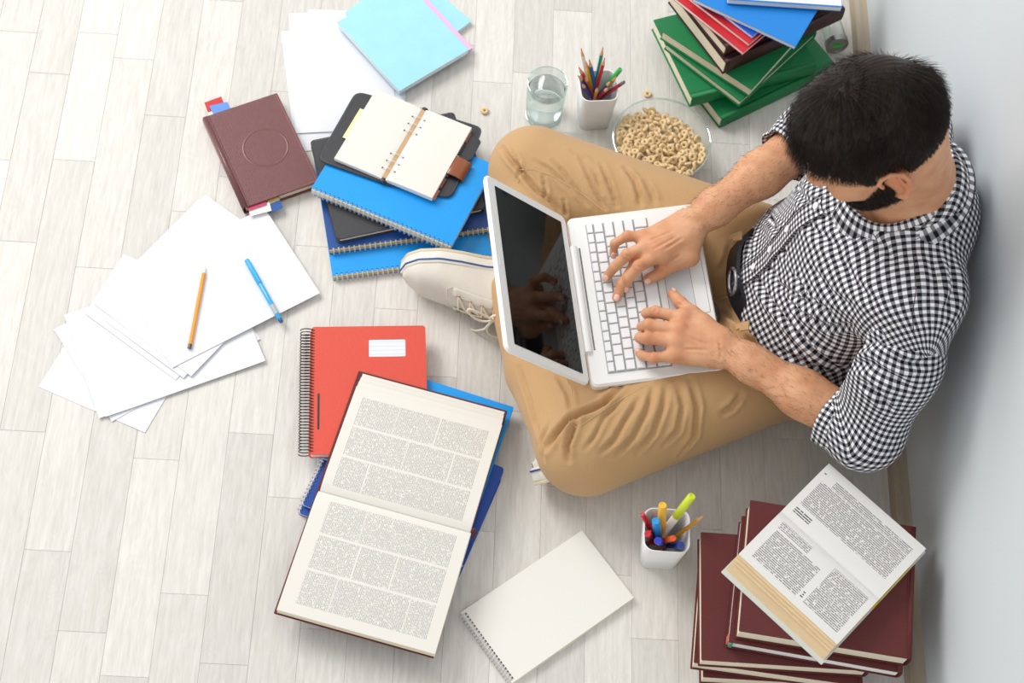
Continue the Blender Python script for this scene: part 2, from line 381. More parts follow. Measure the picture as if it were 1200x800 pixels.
# trackpad with its button
mb = MB(); mb.slab(rrect(.151, .110, .219, .218, .004), -.0002, .0003); mb.build('trackpad_groove', 'dark_gap', lap)
mb = MB(); mb.slab(rrect(.1516, .1106, .196, .2174, .0035), -.0002, .0006); mb.build('trackpad', 'trackpad', lap)
mb = MB(); mb.slab(rrect(.1966, .1106, .2184, .2174, .0035), -.0002, .0006); mb.build('trackpad_button', 'white_plastic', lap)
# hinge barrel and vent
mb = MB(); mb.tube([(.004, .062, .001), (.004, .265, .001)], .007, 14); mb.build('hinge', 'white_plastic', lap)
mb = MB()
for i in range(58): y = .066+i*.0034; mb.box((.0135, y, -.0002), (.0162, y+.0021, .0007))
mb.build('vent', 'dark_gap', lap, smooth=False)
mb = MB()
for y0, y1 in ((.0, 0),): pass
for x in (.03, .045, .06, .075, .105, .125): mb.box((x, -.0006, -.016), (x+.009, .0004, -.010))
mb.build('port', 'dark_gap', lap, smooth=False)
# lid
lid = bpy.data.objects.new('lid', None)
T = Matrix.Translation((.001, 0, .002)) @ Matrix.Rotation(-LANG, 4, 'Y')
LL = .222
mb = MB(); mb.slab(rrect(0.004, 0, LL, LW, .012, 6), 0, .009, ch=.003, T=T); lidm = mb.build('lid', 'white_plastic', lap)
mb = MB(); mb.slab(rrect(.021, .017, .202, .308, .001), -.0006, .001, T=T); mb.build('screen', 'screen_black', lidm)
mb = MB(); mb.box((.210, .155, -.0006), (.214, .17, .0), T=T); mb.build('webcam', 'recess_white', lidm, smooth=False)
def lz(x, y, h=0):
    """height over the laptop deck plane"""
    v = LM.inverted() @ Vector((x, y, .2)); q = LM @ Vector((v.x, v.y, 0)); return q.z+h
def atlap(px, py, h):
    z = .21
    for _ in range(4): q = at(px, py, z); z = lz(q.x, q.y, h)
    return at(px, py, z)

# ------------------------------------------------------------------ the sitting man
def skin_material():
    m = mat('skin', 'c98d6b', .5, bump=.25, bscale=420, sss=.12, spec=.35); nt = m.node_tree; L = nt.links; b = nt.nodes['Principled BSDF']
    a = nt.nodes.new('ShaderNodeAttribute'); a.attribute_name = 'tint'
    n = nt.nodes.new('ShaderNodeTexNoise'); n.inputs['Scale'].default_value = 35; n.inputs['Detail'].default_value = 5
    g = nt.nodes.new('ShaderNodeNewGeometry'); L.new(g.outputs['Position'], n.inputs['Vector'])
    r = nt.nodes.new('ShaderNodeValToRGB'); L.new(n.outputs[0], r.inputs[0])
    r.color_ramp.elements[0].position = .3; r.color_ramp.elements[0].color = srgb('c88d67'); r.color_ramp.elements[1].position = .7; r.color_ramp.elements[1].color = srgb('dba782')
    mx = nt.nodes.new('ShaderNodeMix'); mx.data_type = 'RGBA'; mx.blend_type = 'MULTIPLY'; mx.inputs[0].default_value = 1
    L.new(r.outputs[0], mx.inputs[6]); L.new(a.outputs['Color'], mx.inputs[7]); L.new(mx.outputs[2], b.inputs['Base Color'])
skin_material()
mat('nail', 'edc0ae', .3, coat=.3); mat('hair', '21150f', .45, spec=.28, noise=.45, nscale=55); mat('eye_white', 'efeae4', .2)
mat('chino', 'bc9668', .75, noise=.05, nscale=500, bump=.35, bscale=1100, sheen=.15); mat('chino_stitch', 'cfae80', .8)
mat('canvas', 'd9d3c8', .8, noise=.03, nscale=400, bump=.4, bscale=1300); mat('rubber', 'dedacf', .5); mat('rubber_stripe', '2b4a8c', .5); mat('outsole', 'd3c5aa', .8); mat('sock', '9a9a9c', .85); mat('lace', 'e9dfcc', .8); mat('eyelet', 'a9804a', .35, metal=.8)
mat('shirt_button', 'fbfbfb', .3, coat=.4); mat('belt', '15161c', .4, bump=.2); mat('thread_dark', '3b2a2e', .8)
def gingham():
    m = bpy.data.materials.new('gingham'); m.use_nodes = True; nt = m.node_tree; b = nt.nodes['Principled BSDF']; L = nt.links
    uv = nt.nodes.new('ShaderNodeUVMap'); uv.uv_map = 'UVMap'; sp = nt.nodes.new('ShaderNodeSeparateXYZ'); L.new(uv.outputs[0], sp.inputs[0])
    o = []
    for k in (0, 1):
        w = nt.nodes.new('ShaderNodeMath'); w.operation = 'PINGPONG'; w.inputs[1].default_value = .0050; L.new(sp.outputs[k], w.inputs[0])
        g = nt.nodes.new('ShaderNodeMapRange'); g.inputs[1].default_value = .0022; g.inputs[2].default_value = .0028; L.new(w.outputs[0], g.inputs[0]); o.append(g)
    s = nt.nodes.new('ShaderNodeMath'); s.operation = 'ADD'; L.new(o[0].outputs[0], s.inputs[0]); L.new(o[1].outputs[0], s.inputs[1])
    h = nt.nodes.new('ShaderNodeMath'); h.operation = 'MULTIPLY'; h.inputs[1].default_value = .5; L.new(s.outputs[0], h.inputs[0])
    r = nt.nodes.new('ShaderNodeValToRGB'); L.new(h.outputs[0], r.inputs[0]); e = r.color_ramp.elements
    e[0].color = srgb('f0f1f3'); e[1].color = srgb('16151b'); x = e.new(.5); x.color = srgb('83828a')
    L.new(r.outputs[0], b.inputs['Base Color']); b.inputs['Roughness'].default_value = .8; b.inputs['Specular IOR Level'].default_value = .2
    M['gingham'] = m
gingham()
man = empty('person', 'person with short dark hair and beard in a checked shirt and tan trousers sitting cross-legged', 'person', (.62, 1.36, 0))
def mpart(o, parent=None): o.parent = parent or man; o.matrix_parent_inverse = Matrix.Translation((-.62, -1.36, 0)); return o
KR, KL = (.135, 1.628, .107), (.238, 1.088, .102)
HR, HL = (.60, 1.435, .125), (.60, 1.275, .125)
AL = (.118, 1.395, .062); AR = (.235, 1.06, .05)
# trousers
F = Field((-.0, .95, -.01), (.84, 1.76, .30), .0038)
F.ell((.63, 1.355, .115), (.155, .19, .115), .03)
F.cap(HR, KR, .102, .083, .03); F.cap(HL, KL, .104, .086, .03)
F.cap((.66, 1.355, .10), (.655, 1.355, .205), .13, .135, .03, flat=((0, 1, 0), 1.18))
F.cap(KR, (.185, 1.25, .065), .078, .062, .012); F.cap(KL, (.165, 1.24, .072), .082, .066, .012); F.cap((.165, 1.24, .072), AL, .066, .055, .012)
F.plane((0, 0, .006), (0, 0, -1)); F.plane((.60, 0, .225), (.05, 0, 1)); F.cap(np.array(AL)+(-.028, .075, 0), np.array(AL)+(-.05, .14, 0), .062, .08, .003, op='s')
V, Q = F.surf(); V = smooth(V, Q, 2)
def cr(ox, oy, s, pts): return [(ox+x/s, oy+y/s) for x, y in pts]
A5 = lambda *p: cr(560, 140, 5, p); A2 = lambda *p: cr(440, 400, 2.609, p)
pl = [(A5((140, 165), (200, 240), (260, 310), (340, 410), (430, 480), (520, 565)), .006, .008), (A5((600, 230), (650, 330), (700, 440), (750, 530)), .005, .005), (A5((720, 260), (760, 350), (800, 460), (820, 520)), .005, .005),
      (A5((860, 280), (920, 360), (945, 440), (955, 510)), .006, .006), (A5((440, 240), (520, 330), (600, 440), (650, 510)), .005, .004), (A5((330, 240), (430, 300), (520, 390), (560, 440)), .005, .003), (A5((380, 330), (400, 420), (380, 470)), .004, .004), (A5((205, 180), (240, 240), (250, 290), (235, 370)), .004, .004), (A5((980, 370), (1020, 430), (1040, 500)), .006, .004), (A5((500, 470), (510, 520), (520, 560)), .004, .004), (A5((540, 180), (620, 230), (690, 330), (730, 440)), .005, .0035),
      (A2((750, 140), (700, 190), (655, 212), (600, 232), (560, 275), (520, 330)), .007, .010), (A2((590, 365), (586, 320), (605, 270), (620, 225)), .006, .007), (A2((690, 340), (730, 300), (765, 240), (810, 170)), .006, .005), (A2((740, 345), (790, 290), (830, 215), (850, 140)), .006, .005), (A2((800, 340), (850, 280), (880, 200), (890, 130)), .006, .005),
      (A2((880, 320), (925, 270), (940, 200), (925, 130)), .006, .005), (A2((930, 350), (975, 290), (985, 200), (960, 110)), .006, .006), (A2((440, 80), (475, 190), (500, 290)), .007, .004), (A2((560, 110), (590, 160), (600, 215)), .006, .004), (A2((640, 330), (670, 290), (700, 230), (760, 175)), .005, .004), (A2((1060, 220), (1090, 200), (1120, 160)), .007, .005), (A2((530, 250), (510, 300), (515, 370)), .006, .004),
      (cr(820, 280, 3.077, [(60, 215), (130, 195), (175, 190)]), .003, .0025), (cr(820, 280, 3.077, [(75, 260), (140, 300), (200, 330)]), .006, .006), (cr(820, 280, 3.077, [(80, 300), (150, 350), (220, 400), (280, 420)]), .006, .007), (cr(820, 280, 3.077, [(70, 120), (100, 60), (110, 10)]), .006, .005), (cr(820, 280, 3.077, [(200, 440), (260, 410), (330, 440)]), .006, .006)]
V = crease(V, Q, [(p_, w_*.72, d_*1.05) for p_, w_, d_ in pl])
me = np_mesh('trousers', V, Q); tro = mpart(link('trousers', me, 'chino'))
# stitched seams, following the cloth
TB = BVHTree.FromPolygons([tuple(v) for v in V], [tuple(int(i) for i in q) for q in Q])
def on_surface(bv, pts, lift, step=4):
    out = []
    for (a, b), (c, d) in zip(pts, pts[1:]):
        m = max(1, int(math.hypot(c-a, d-b)/step))
        for k in range(m+1):
            o, dr = ray(a+(c-a)*k/m, b+(d-b)*k/m); h = bv.ray_cast(o, dr)
            if h[0] is not None: out.append(h[0]+h[1]*lift*(1 if h[1].dot(dr) < 0 else -1))
    return out
for pts in (A5((245, 294), (330, 292), (420, 322), (520, 377), (620, 442), (740, 537)), A5((250, 310), (245, 345), (235, 375)), A2((830, 133), (760, 172), (700, 207), (640, 250), (615, 264), (590, 242)), A2((583, 118), (600, 150), (603, 215)), cr(820, 280, 3.077, [(62, 218), (130, 198), (178, 192)])):
    P = on_surface(TB, pts, .0002)
    if len(P) > 2: mb = MB(); mb.tube(P, .0007, 4); mb.build('seam', 'chino_stitch', tro)
# belt, buckle, loops at the waist
bp = [at(x, y, z) for x, y, z in ((903, 258, .207), (878, 272, .215), (863, 290, .220), (859, 315, .223), (861, 340, .223), (872, 364, .218), (890, 391, .208), (913, 418, .197))]
def dense(P, n=5):
    out = []
    for i in range(len(P)-1):
        a, b, c, d = P[max(i-1, 0)], P[i], P[i+1], P[min(i+2, len(P)-1)]
        for k in range(n): t = k/n; out.append(((b*2)+(c-a)*t+(a*2-b*5+c*4-d)*t*t+(b*3-a-c*3+d)*t**3)*.5)
    return out+[P[-1]]
bp0 = bp; bp = dense(bp); mb = MB(); N_ = len(bp); g = []
for i, p in enumerate(bp):
    t = (bp[min(i+1, N_-1)]-bp[max(i-1, 0)]).normalized(); n = Vector((0, 0, 1)).cross(t); n = -n if n.x > 0 else n
    w = Vector((0, 0, .017))-n*.006
    g.append([p-w+n*.003, p+w+n*.003, p+w-n*.003, p-w-n*.003])
mb.grid(g, wrap=True); fo = mb.mesh('belt'); fix_normals(fo); belt = mpart(link('belt', fo, 'belt'))
bc = at(861, 330, .232); by = (bp0[4]-bp0[3]).normalized(); bz = Vector((.12, 0, 1)).normalized(); bx = by.cross(bz)
mb = MB(); mb.tube([bc-bx*.004*(1 if bx.x > 0 else -1)+by*cos(a)*.024+bz*sin(a)*.018 for a in [2*pi*k/24 for k in range(24)]], .0032, 8, closed=True); mb.tube([bc-bz*.018, bc+bz*.018], .0028, 8); mat('buckle_metal', 'a9a9ad', .25, metal=1); mb.build('buckle', 'buckle_metal', belt)
for x, y in ((862, 275), (870, 380)):
    c = at(x, y, .238); mb = MB(); mb.box((-.005, -.012, -.0015), (.011, -.004, .0015), T=Matrix.Translation(c) @ Matrix.Rotation(-.5, 4, 'Y')); mb.box((-.013, -.006, -.003), (.012, .004, .0), T=Matrix.Translation(c) @ Matrix.Rotation(-.7, 4, 'Y')); mpart(mb.build('belt_loop', 'chino', smooth=False), belt).matrix_parent_inverse = Matrix()

# --- head frame
HC = np.array((.577, 1.318, .732)); PIT = radians(38); TW = radians(4)
HF = np.array((-cos(PIT)*cos(TW), -sin(TW), -sin(PIT))); HF /= np.linalg.norm(HF); HL_ = np.cross(np.array((-sin(PIT), 0, cos(PIT))), HF); HL_ /= np.linalg.norm(HL_); HU = np.cross(HF, HL_)
HROT = [HF, HL_, HU]
def hw(f, l, u): return HC+HF*f+HL_*l+HU*u
NB = np.array((.685, 1.335, .56))
F = Field((.42, 1.18, .46), (.80, 1.46, .88), .0026)
def he(c, r, k=.012, op='u'): F.ell(hw(*c), r, k, HROT, op)
he((-.006, 0, .012), (.100, .077, .090)); he((.042, 0, -.05), (.056, .060, .078), .03); he((.066, 0, -.108), (.026, .028, .022), .02)
for s in (-1, 1):
    F.cap(hw(.0, s*.055, -.055), hw(.06, s*.020, -.108), .022, .018, .025); F.cap(hw(.086, s*.012, .004), hw(.078, s*.045, .0), .012, .010, .015)
    he((.064, s*.046, -.045), (.022, .018, .018), .02); he((.101, s*.031, -.024), (.014, .016, .010), .010, 's'); he((.084, s*.031, -.024), (.0135, .0145, .012), .003); he((.104, s*.011, -.058), (.011, .008, .007), .006)
F.cap(hw(.092, 0, -.008), hw(.116, 0, -.055), .007, .010, .010)
he((.094, 0, -.080), (.014, .026, .0055), .005); he((.093, 0, -.089), (.013, .022, .006), .005)
F.cap(hw(-.028, 0, -.055), NB, .060, .066, .03); F.cap(NB, NB+np.array((.01, 0, -.08)), .068, .10, .03)
F.cap(NB+np.array((.0, .02, -.02)), NB+np.array((.01, .12, -.06)), .05, .04, .03); F.cap(NB+np.array((.0, -.02, -.02)), NB+np.array((.01, -.12, -.06)), .05, .04, .03)
for s in (-1, 1):
    he((-.016, s*.080, -.028), (.018, .006, .028), .004)
    hx = [(.004, -.020), (.004, -.004), (-.004, .006), (-.018, .008), (-.031, -.002), (-.034, -.020), (-.027, -.038), (-.015, -.052), (-.004, -.050)]
    P = [hw(a, s*(.090-.004*(i in (0, 8))), b) for i, (a, b) in enumerate(hx)]
    F.chain(P, [.0034]*6+[.004, .0052, .004], .003)
    he((-.012, s*.093, -.030), (.009, .009, .013), .004, 's'); F.cap(hw(-.024, s*.088, -.006), hw(-.024, s*.088, -.034), .003, .003, .003)
V1, Q1 = F.surf(); V1 = smooth(V1, Q1, 1, .3)
# --- arms and hands
EL, WL = np.array((.672, 1.068, .262)), np.array(atlap(852, 409, .040)); SL = np.array((.700, 1.172, .500))
ER, WR = np.array((.612, 1.615, .292)), np.array(atlap(812, 262, .048)); SR = np.array((.705, 1.520, .510))
NAILS = []; KN = []
def hand(F, W, E, dr, fingers, thumb, up):
    """fingers: 4 lists [mcp, pip, dip, tip]; thumb [cmc, mcp, ip, tip]"""
    up = np.array(up); F.cap(E+(W-E)*.05, E+(W-E)*.45, .043, .038, .02, flat=(up, .92)); F.cap(E+(W-E)*.45, E+(W-E)*.82, .038, .029, .02, flat=(up, .86)); F.cap(E+(W-E)*.82, W, .029, .0275, .02, flat=(up, .78))
    lat = np.array(fingers[0][0])-np.array(fingers[3][0]); lat /= np.linalg.norm(lat)
    pc = sum(np.array(f[0]) for f in fingers)/4
    for j, f in enumerate(fingers):
        f = [np.array(p) for p in f]; b = W+lat*(.017-.0115*j)+(pc-W)*.12
        r = (.0102, .0104, .0099, .0088)[j]
        F.cap(b, f[0]-up*.002, .0135, .0118 if j < 3 else .011, .016); F.cap(b-up*.008, f[0]-up*.008, .013, .010, .012)
        F.cap(f[0], f[1], r*1.06, r*.96, .007); F.ell(f[1]+up*.0008, (r*1.02,)*3, .004); F.cap(f[1], f[2], r*.95, r*.87, .003); F.cap(f[2], f[3], r*.87, r*.76, .003)
        F.ell(f[0]+up*.003, (.0095, .0095, .0085), .012)
        KN.append((f[0]+up*.008, .011)); KN.append((f[1]+up*.006, .009)); KN.append((f[3], .007)); NAILS.append((f[2], f[3], r*.80, up))
    t = [np.array(p) for p in thumb]
    F.cap(W+(t[0]-W)*.4, t[0], .015, .016, .015); F.cap(t[0], t[1], .0165, .0130, .012); F.cap(t[1], t[2], .0118, .0108, .005); F.cap(t[2], t[3], .0108, .0088, .004)
    F.cap(t[1]*.4+np.array(fingers[0][0])*.6-up*.006, t[0]*.5+W*.5, .008, .012, .02); NAILS.append((t[2], t[3], .0094, dr)); KN.append((t[2]+up*.006, .01)); KN.append((t[3], .008))
def px(ox, oy, s, lst): return [atlap(ox+x/s, oy+y/s, h) for x, y, h in lst]
R_ = lambda *l: px(700, 240, 6.667, l); L_ = lambda *l: px(735, 335, 7.27, l)
FR = [R_((500, 390, .046), (325, 478, .050), (242, 575, .034), (222, 636, .018)), R_((455, 350, .050), (290, 480, .026), (192, 622, .020), (150, 722, .012)), R_((405, 310, .048), (232, 390, .046), (130, 488, .028), (75, 562, .013)), R_((365, 252, .040), (236, 242, .044), (135, 300, .034), (124, 378, .018))]
TR = R_((715, 400, .030), (620, 455, .026), (495, 530, .022), (395, 582, .014))
FL = [L_((475, 270, .046), (240, 222, .046), (165, 232, .026), (180, 262, .009)), L_((440, 372, .050), (180, 332, .048), (128, 348, .026), (150, 372, .009)), L_((420, 472, .046), (165, 447, .046), (105, 440, .026), (122, 462, .009)), L_((410, 590, .036), (225, 612, .036), (135, 592, .022), (100, 572, .011))]
TL = L_((640, 330, .034), (560, 235, .034), (455, 145, .026), (388, 70, .016))
up = np.array((.1, -.12, 1.)); up /= np.linalg.norm(up)
Fr = Field((.16, 1.28, .17), (.67, 1.68, .36), .0021); hand(Fr, WR, ER, up*.7+np.array((-.1, -.7, 0)), FR, TR, up); VR, QR = Fr.surf(); VR = smooth(VR, QR, 1, .3)
Fl = Field((.22, 1.01, .17), (.73, 1.34, .34), .0021); hand(Fl, WL, EL, up*.8+np.array((.3, .5, 0)), FL, TL, up); VL, QL = Fl.surf(); VL = smooth(VL, QL, 1, .3)
# tendons, skin folds
VL = crease(VL, QL, [(cr(735, 335, 7.27, p), .0022, .0012) for p in ([(250, 195), (235, 215), (240, 245)], [(500, 330), (600, 400), (700, 440)], [(500, 420), (600, 470), (700, 500)], [(480, 540), (600, 540), (700, 550)], [(430, 150), (460, 160), (490, 150)], [(780, 470), (800, 560), (790, 640)])])
VR = crease(VR, QR, [(cr(700, 240, 6.667, p), .0022, .0012) for p in ([(430, 350), (520, 300), (620, 250)], [(520, 350), (600, 300), (680, 250)], [(400, 280), (500, 240), (600, 200)], [(215, 385), (235, 400), (250, 420)], [(650, 390), (600, 420), (560, 445)], [(490, 500), (505, 520), (500, 550)], [(310, 470), (330, 490), (345, 500)])])
# --- hidden body under the clothes
F = Field((.10, 1.0, .02), (.80, 1.70, .60), .009)
F.cap((.64, 1.355, .13), (.66, 1.34, .42), .085, .095, .04, flat=((0, 1, 0), 1.45)); F.cap((.665, 1.25, .47), (.665, 1.42, .47), .055, .055, .04)
F.cap(SL-np.array((.02, -.02, .03)), EL, .028, .040, .03); F.cap(SR-np.array((.02, .02, .03)), ER, .028, .040, .03); F.cap(HR, KR, .075, .055, .03); F.cap(HL, KL, .075, .055, .03)
F.cap(KR, AR, .045, .035, .02); F.cap(KL, AL, .045, .036, .02); F.cap((.68, 1.337, .45), NB, .07, .06, .04)
V0, Q0 = F.surf()
Vb = np.concatenate([V1, VR, VL, V0]); Qb = np.concatenate([Q1, QR+len(V1), QL+len(V1)+len(VR), Q0+len(V1)+len(VR)+len(VL)])
me = np_mesh('body', Vb, Qb); body = mpart(link('body', me, 'skin'))
tint = np.ones((len(Vb), 4))
for c, r in KN:
    d = ((Vb-c)**2).sum(1); w = np.exp(-d/r**2)[:, None]; tint[:, :3] *= 1-w*(1-np.array((1.0, .84, .80)))
for s in (-1, 1):
    d = ((Vb-hw(-.018, s*.09, -.022))**2).sum(1); w = np.exp(-d/.026**2)[:, None]; tint[:, :3] *= 1-w*(1-np.array((1.0, .72, .68)))
loc = (Vb-HC)@np.stack([HF, HL_, HU]).T; ishead = (np.arange(len(Vb)) < len(V1))
lip = ishead & (np.abs(loc[:, 1]) < .026) & (loc[:, 0] > .09) & (loc[:, 2] < -.074) & (loc[:, 2] > -.096); tint[lip, :3] *= (1, .68, .66)
def beard_w(L3):
    f, l, u = L3[:, 0], np.abs(L3[:, 1]), L3[:, 2]
    top = np.interp(f, [-.01, .0, .02, .05, .08, .12], [-.03, -.015, -.036, -.066, -.064, -.066]); low = np.interp(f, [-.01, .02, .1], [-.085, -.105, -.14])
    w = np.clip((top-u)/.006, 0, 1)*np.clip((f+.008)/.008, 0, 1)*np.clip((u-low)/.012, 0, 1)
    lipz = (l < .023) & (u < -.076) & (u > -.093) & (f > .09); w[lipz] = 0; return w
bw = beard_w(loc)*ishead; tint[:, :3] *= 1-bw[:, None]*(1-np.array((.16, .15, .16)))
ca = me.color_attributes.new('tint', 'FLOAT_COLOR', 'POINT'); ca.data.foreach_set('color', tint.astype(np.float32).ravel())
for a, b, r, dr in NAILS:
    a, b = np.array(a), np.array(b); ax = b-a; ax /= np.linalg.norm(ax); n = np.array(dr)-ax*np.dot(dr, ax); n /= np.linalg.norm(n); sd = np.cross(n, ax)
    c = b+ax*r*.15+n*(r*.98+.0004); mb = MB()
    P = []
    for i in range(7):
        row = []
        for j in range(7):
            u, v = (i/3-1), (j/3-1); sx = .0058*u*sqrt(max(0, 1-.35*v*v)); sy = .0050*v*sqrt(max(0, 1-.35*u*u)); row.append(tuple(c+ax*sx+sd*sy-n*(sy*sy/(r*1.6)+sx*sx/.04)))
        P.append(row)
    mb.grid(P); o = mb.build('fingernail', 'nail', body); o.modifiers.new('thickness', 'SOLIDIFY').thickness = .0006
    o.matrix_parent_inverse = Matrix.Translation((-.62, -1.36, 0)) if False else Matrix()
# --- hair
def hair_ok(f, l, u):
    cut = np.interp(f, [-.12, -.085, -.05, -.036, -.030, .008, .012, .028, .032, .055, .075, .09, .2], [-.075, -.070, -.055, -.045, .012, .012, -.035, -.03, .008, .030, .052, .060, .075]); return u > cut
def thick(f, l, u):
    return .0045+.015*np.clip((u+.0)/.075, 0, 1)**.8*(1+.25*np.clip(f/.08, -1, 1))
def scalp(th, ph):   # th from the top, ph around
    d = np.stack([np.sin(th)*np.cos(ph), np.sin(th)*np.sin(ph), np.cos(th)], -1)
    return d*np.array((.101, .078, .091))+np.array((-.006, 0, .012)), d
def tow(L3): return HC+L3@np.stack([HF, HL_, HU])
nt_, np_ = 70, 150; th = np.linspace(0.001, 2.5, nt_); ph = np.linspace(0, 2*pi, np_, endpoint=False); TH, PH = np.meshgrid(th, ph, indexing='ij'); P, D = scalp(TH, PH)
ok = hair_ok(P[..., 0], P[..., 1], P[..., 2]); tk = thick(P[..., 0], P[..., 1], P[..., 2]); wv = 1+.10*np.sin(PH*37+TH*9)*np.sin(TH*3)
PO = tow(P+D*(tk*.75*wv)[..., None])
idx = np.arange(nt_*np_).reshape(nt_, np_); q = np.stack([idx[:-1, :], idx[1:, :], np.roll(idx, -1, 1)[1:, :], np.roll(idx, -1, 1)[:-1, :]], -1); okf = ok[:-1]&ok[1:]&np.roll(ok, -1, 1)[:-1]&np.roll(ok, -1, 1)[1:]
q = q[okf]; used, inv = np.unique(q, return_inverse=True); me = np_mesh('hair', PO.reshape(-1, 3)[used], inv.reshape(-1, 4)); hair = mpart(link('hair', me, 'hair')); mo = hair.modifiers.new('thickness', 'SOLIDIFY'); mo.thickness = .004; mo.offset = -1
def strands(name, roots, dirs, nrm, length, lift, rad, parent, curl=.0, seg=5, matn='hair'):
    """thin curved three-sided tubes, one mesh"""
    n = len(roots); t = np.linspace(0, 1, seg+1)[None, :, None]; L = length[:, None, None]
    side = np.cross(nrm, dirs); cw = RNG.normal(0, curl, (n, 1, 1))
    C = roots[:, None]+dirs[:, None]*L*(t-.12*t**2)+nrm[:, None]*L*(lift[:, None, None]*(t*(1-.62*t)))+side[:, None]*L*cw*t**2
    # follow the skull: pull back onto the scalp ellipsoid
    if name == 'hair_strand':
        Lc = (C-HC)@np.stack([HF, HL_, HU]).T-np.array((-.006, 0, .012)); R = np.array((.101, .078, .091)); k = np.sqrt(((Lc/R)**2).sum(-1, keepdims=True)); want = 1+(t*lift[:, None, None]*L*.55+.0035)/.09
        k0 = k[:, :1]; Lc = Lc/k*np.where(t < 1e-6, k0, np.maximum(k0*(1-t)+want*t, want*.98)); C = tow(Lc+np.array((-.006, 0, .012)))
    T = np.gradient(C, axis=1); T /= np.linalg.norm(T, axis=2, keepdims=True)+1e-9; A = np.cross(T, nrm[:, None]+.01); A /= np.linalg.norm(A, axis=2, keepdims=True)+1e-9; B = np.cross(T, A)
    r = rad*(1-.8*t); V = np.concatenate([C+(A*cos(w)+B*sin(w))*r for w in (0, 2.094, 4.189)], axis=1).reshape(n, 3, seg+1, 3)
    base = (np.arange(n)*3*(seg+1))[:, None, None]; a = np.arange(3)[None, :, None]*(seg+1); a2 = ((np.arange(3)+1) % 3)[None, :, None]*(seg+1); s_ = np.arange(seg)[None, None, :]
    Q = np.stack([base+a+s_, base+a2+s_, base+a2+s_+1, base+a+s_+1], -1).reshape(-1, 4)
    return mpart(link(name, np_mesh(name, V.reshape(-1, 3), Q), matn), parent)
n = 15000; u_ = RNG.uniform(-.85, 1, n*2); p_ = RNG.uniform(0, 2*pi, n*2); P, D = scalp(np.arccos(u_), p_); o_ = hair_ok(P[:, 0], P[:, 1], P[:, 2]); P, D = P[o_][:n], D[o_][:n]
nn = D/np.array((.101, .078, .091)); nn /= np.linalg.norm(nn, axis=1)[:, None]
tk = thick(P[:, 0], P[:, 1], P[:, 2]); top = np.clip(P[:, 2]/.06, 0, 1)
fr_ = np.clip((P[:, 0]-.0)/.08, 0, 1)[:, None]; bk_ = np.clip((-.055-P[:, 0])/.03, 0, 1)[:, None]; part = np.clip((P[:, 1]+.035)/.02, -1, 1)[:, None]   # parting on the far side
flow = np.concatenate([.35+.9*fr_-1.2*bk_, part*(1-.35*fr_), 0*fr_], 1)*(.25+top[:, None])+np.array((0, 0, -1.2))*(1-top[:, None])
flow += RNG.normal(0, .16, flow.shape); flow -= nn*(flow*nn).sum(1)[:, None]; flow /= np.linalg.norm(flow, axis=1)[:, None]
RM = np.stack([HF, HL_, HU]); ln = (.014+.044*top)*RNG.uniform(.7, 1.15, len(P))
strands('hair_strand', tow(P+nn*tk[:, None]*.45), flow@RM, nn@RM, ln, .25+.28*top+RNG.uniform(0, .15, len(P)), .00055, hair, curl=.12); bpy.data.objects['hair_strand']['kind'] = 'stuff'
N1 = normals(V1, Q1); wb = np.where(bw[:len(V1)] > .5)[0]; pick = RNG.choice(wb, 7000); dn = (np.tile(-HU*.8-HF*.1, (7000, 1))+RNG.normal(0, .25, (7000, 3))); dn -= N1[pick]*(dn*N1[pick]).sum(1)[:, None]*.6; dn /= np.linalg.norm(dn, axis=1)[:, None]
bd = strands('beard', V1[pick]+RNG.normal(0, .0007, (7000, 3)), dn, N1[pick], RNG.uniform(.006, .011, 7000), np.full(7000, .8), .0004, body, curl=.2, seg=3); bd['kind'] = 'stuff'
for s in (-1, 1):
    mb = MB(); P = [hw(.089-.0055*abs(k-1.5)+.006, s*(.016+.009*k), .004+.0045*min(k, 2.4)) for k in range(5)]; mb.tube([tuple(p) for p in P], [.003, .004, .004, .003, .0015], 6); mpart(mb.build('eyebrow', 'hair', None), body)
    mb = MB(); mb.lathe([(0, -.0115), (.006, -.0098), (.0105, -.0047), (.0115, 0), (.0105, .0047), (.006, .0098), (0, .0115)], 16, T=Matrix.Translation(Vector(hw(.0845, s*.031, -.026)))); mpart(mb.build('eye', 'eye_white', None), body)
# arm hair, sparse
for VV, QQ, E, W, nm in ((VR, QR, ER, WR, 'arm_hair'), (VL, QL, EL, WL, 'arm_hair')):
    NN = normals(VV, QQ); ax = (W-E)/np.linalg.norm(W-E); t = ((VV-E)@ax)/np.linalg.norm(W-E); c_ = np.where((t > .1) & (t < 1.05) & (NN[:, 2] > -.3))[0]; k = RNG.choice(c_, 900); d = np.tile(ax, (900, 1))+RNG.normal(0, .35, (900, 3)); d /= np.linalg.norm(d, axis=1)[:, None]
    ah = strands(nm, VV[k], d, NN[k], RNG.uniform(.006, .013, 900), np.full(900, .45), .00013, body, curl=.3, seg=3); ah['kind'] = 'stuff'
for c in body.children: c.matrix_parent_inverse = Matrix()
for c in hair.children: c.matrix_parent_inverse = Matrix()

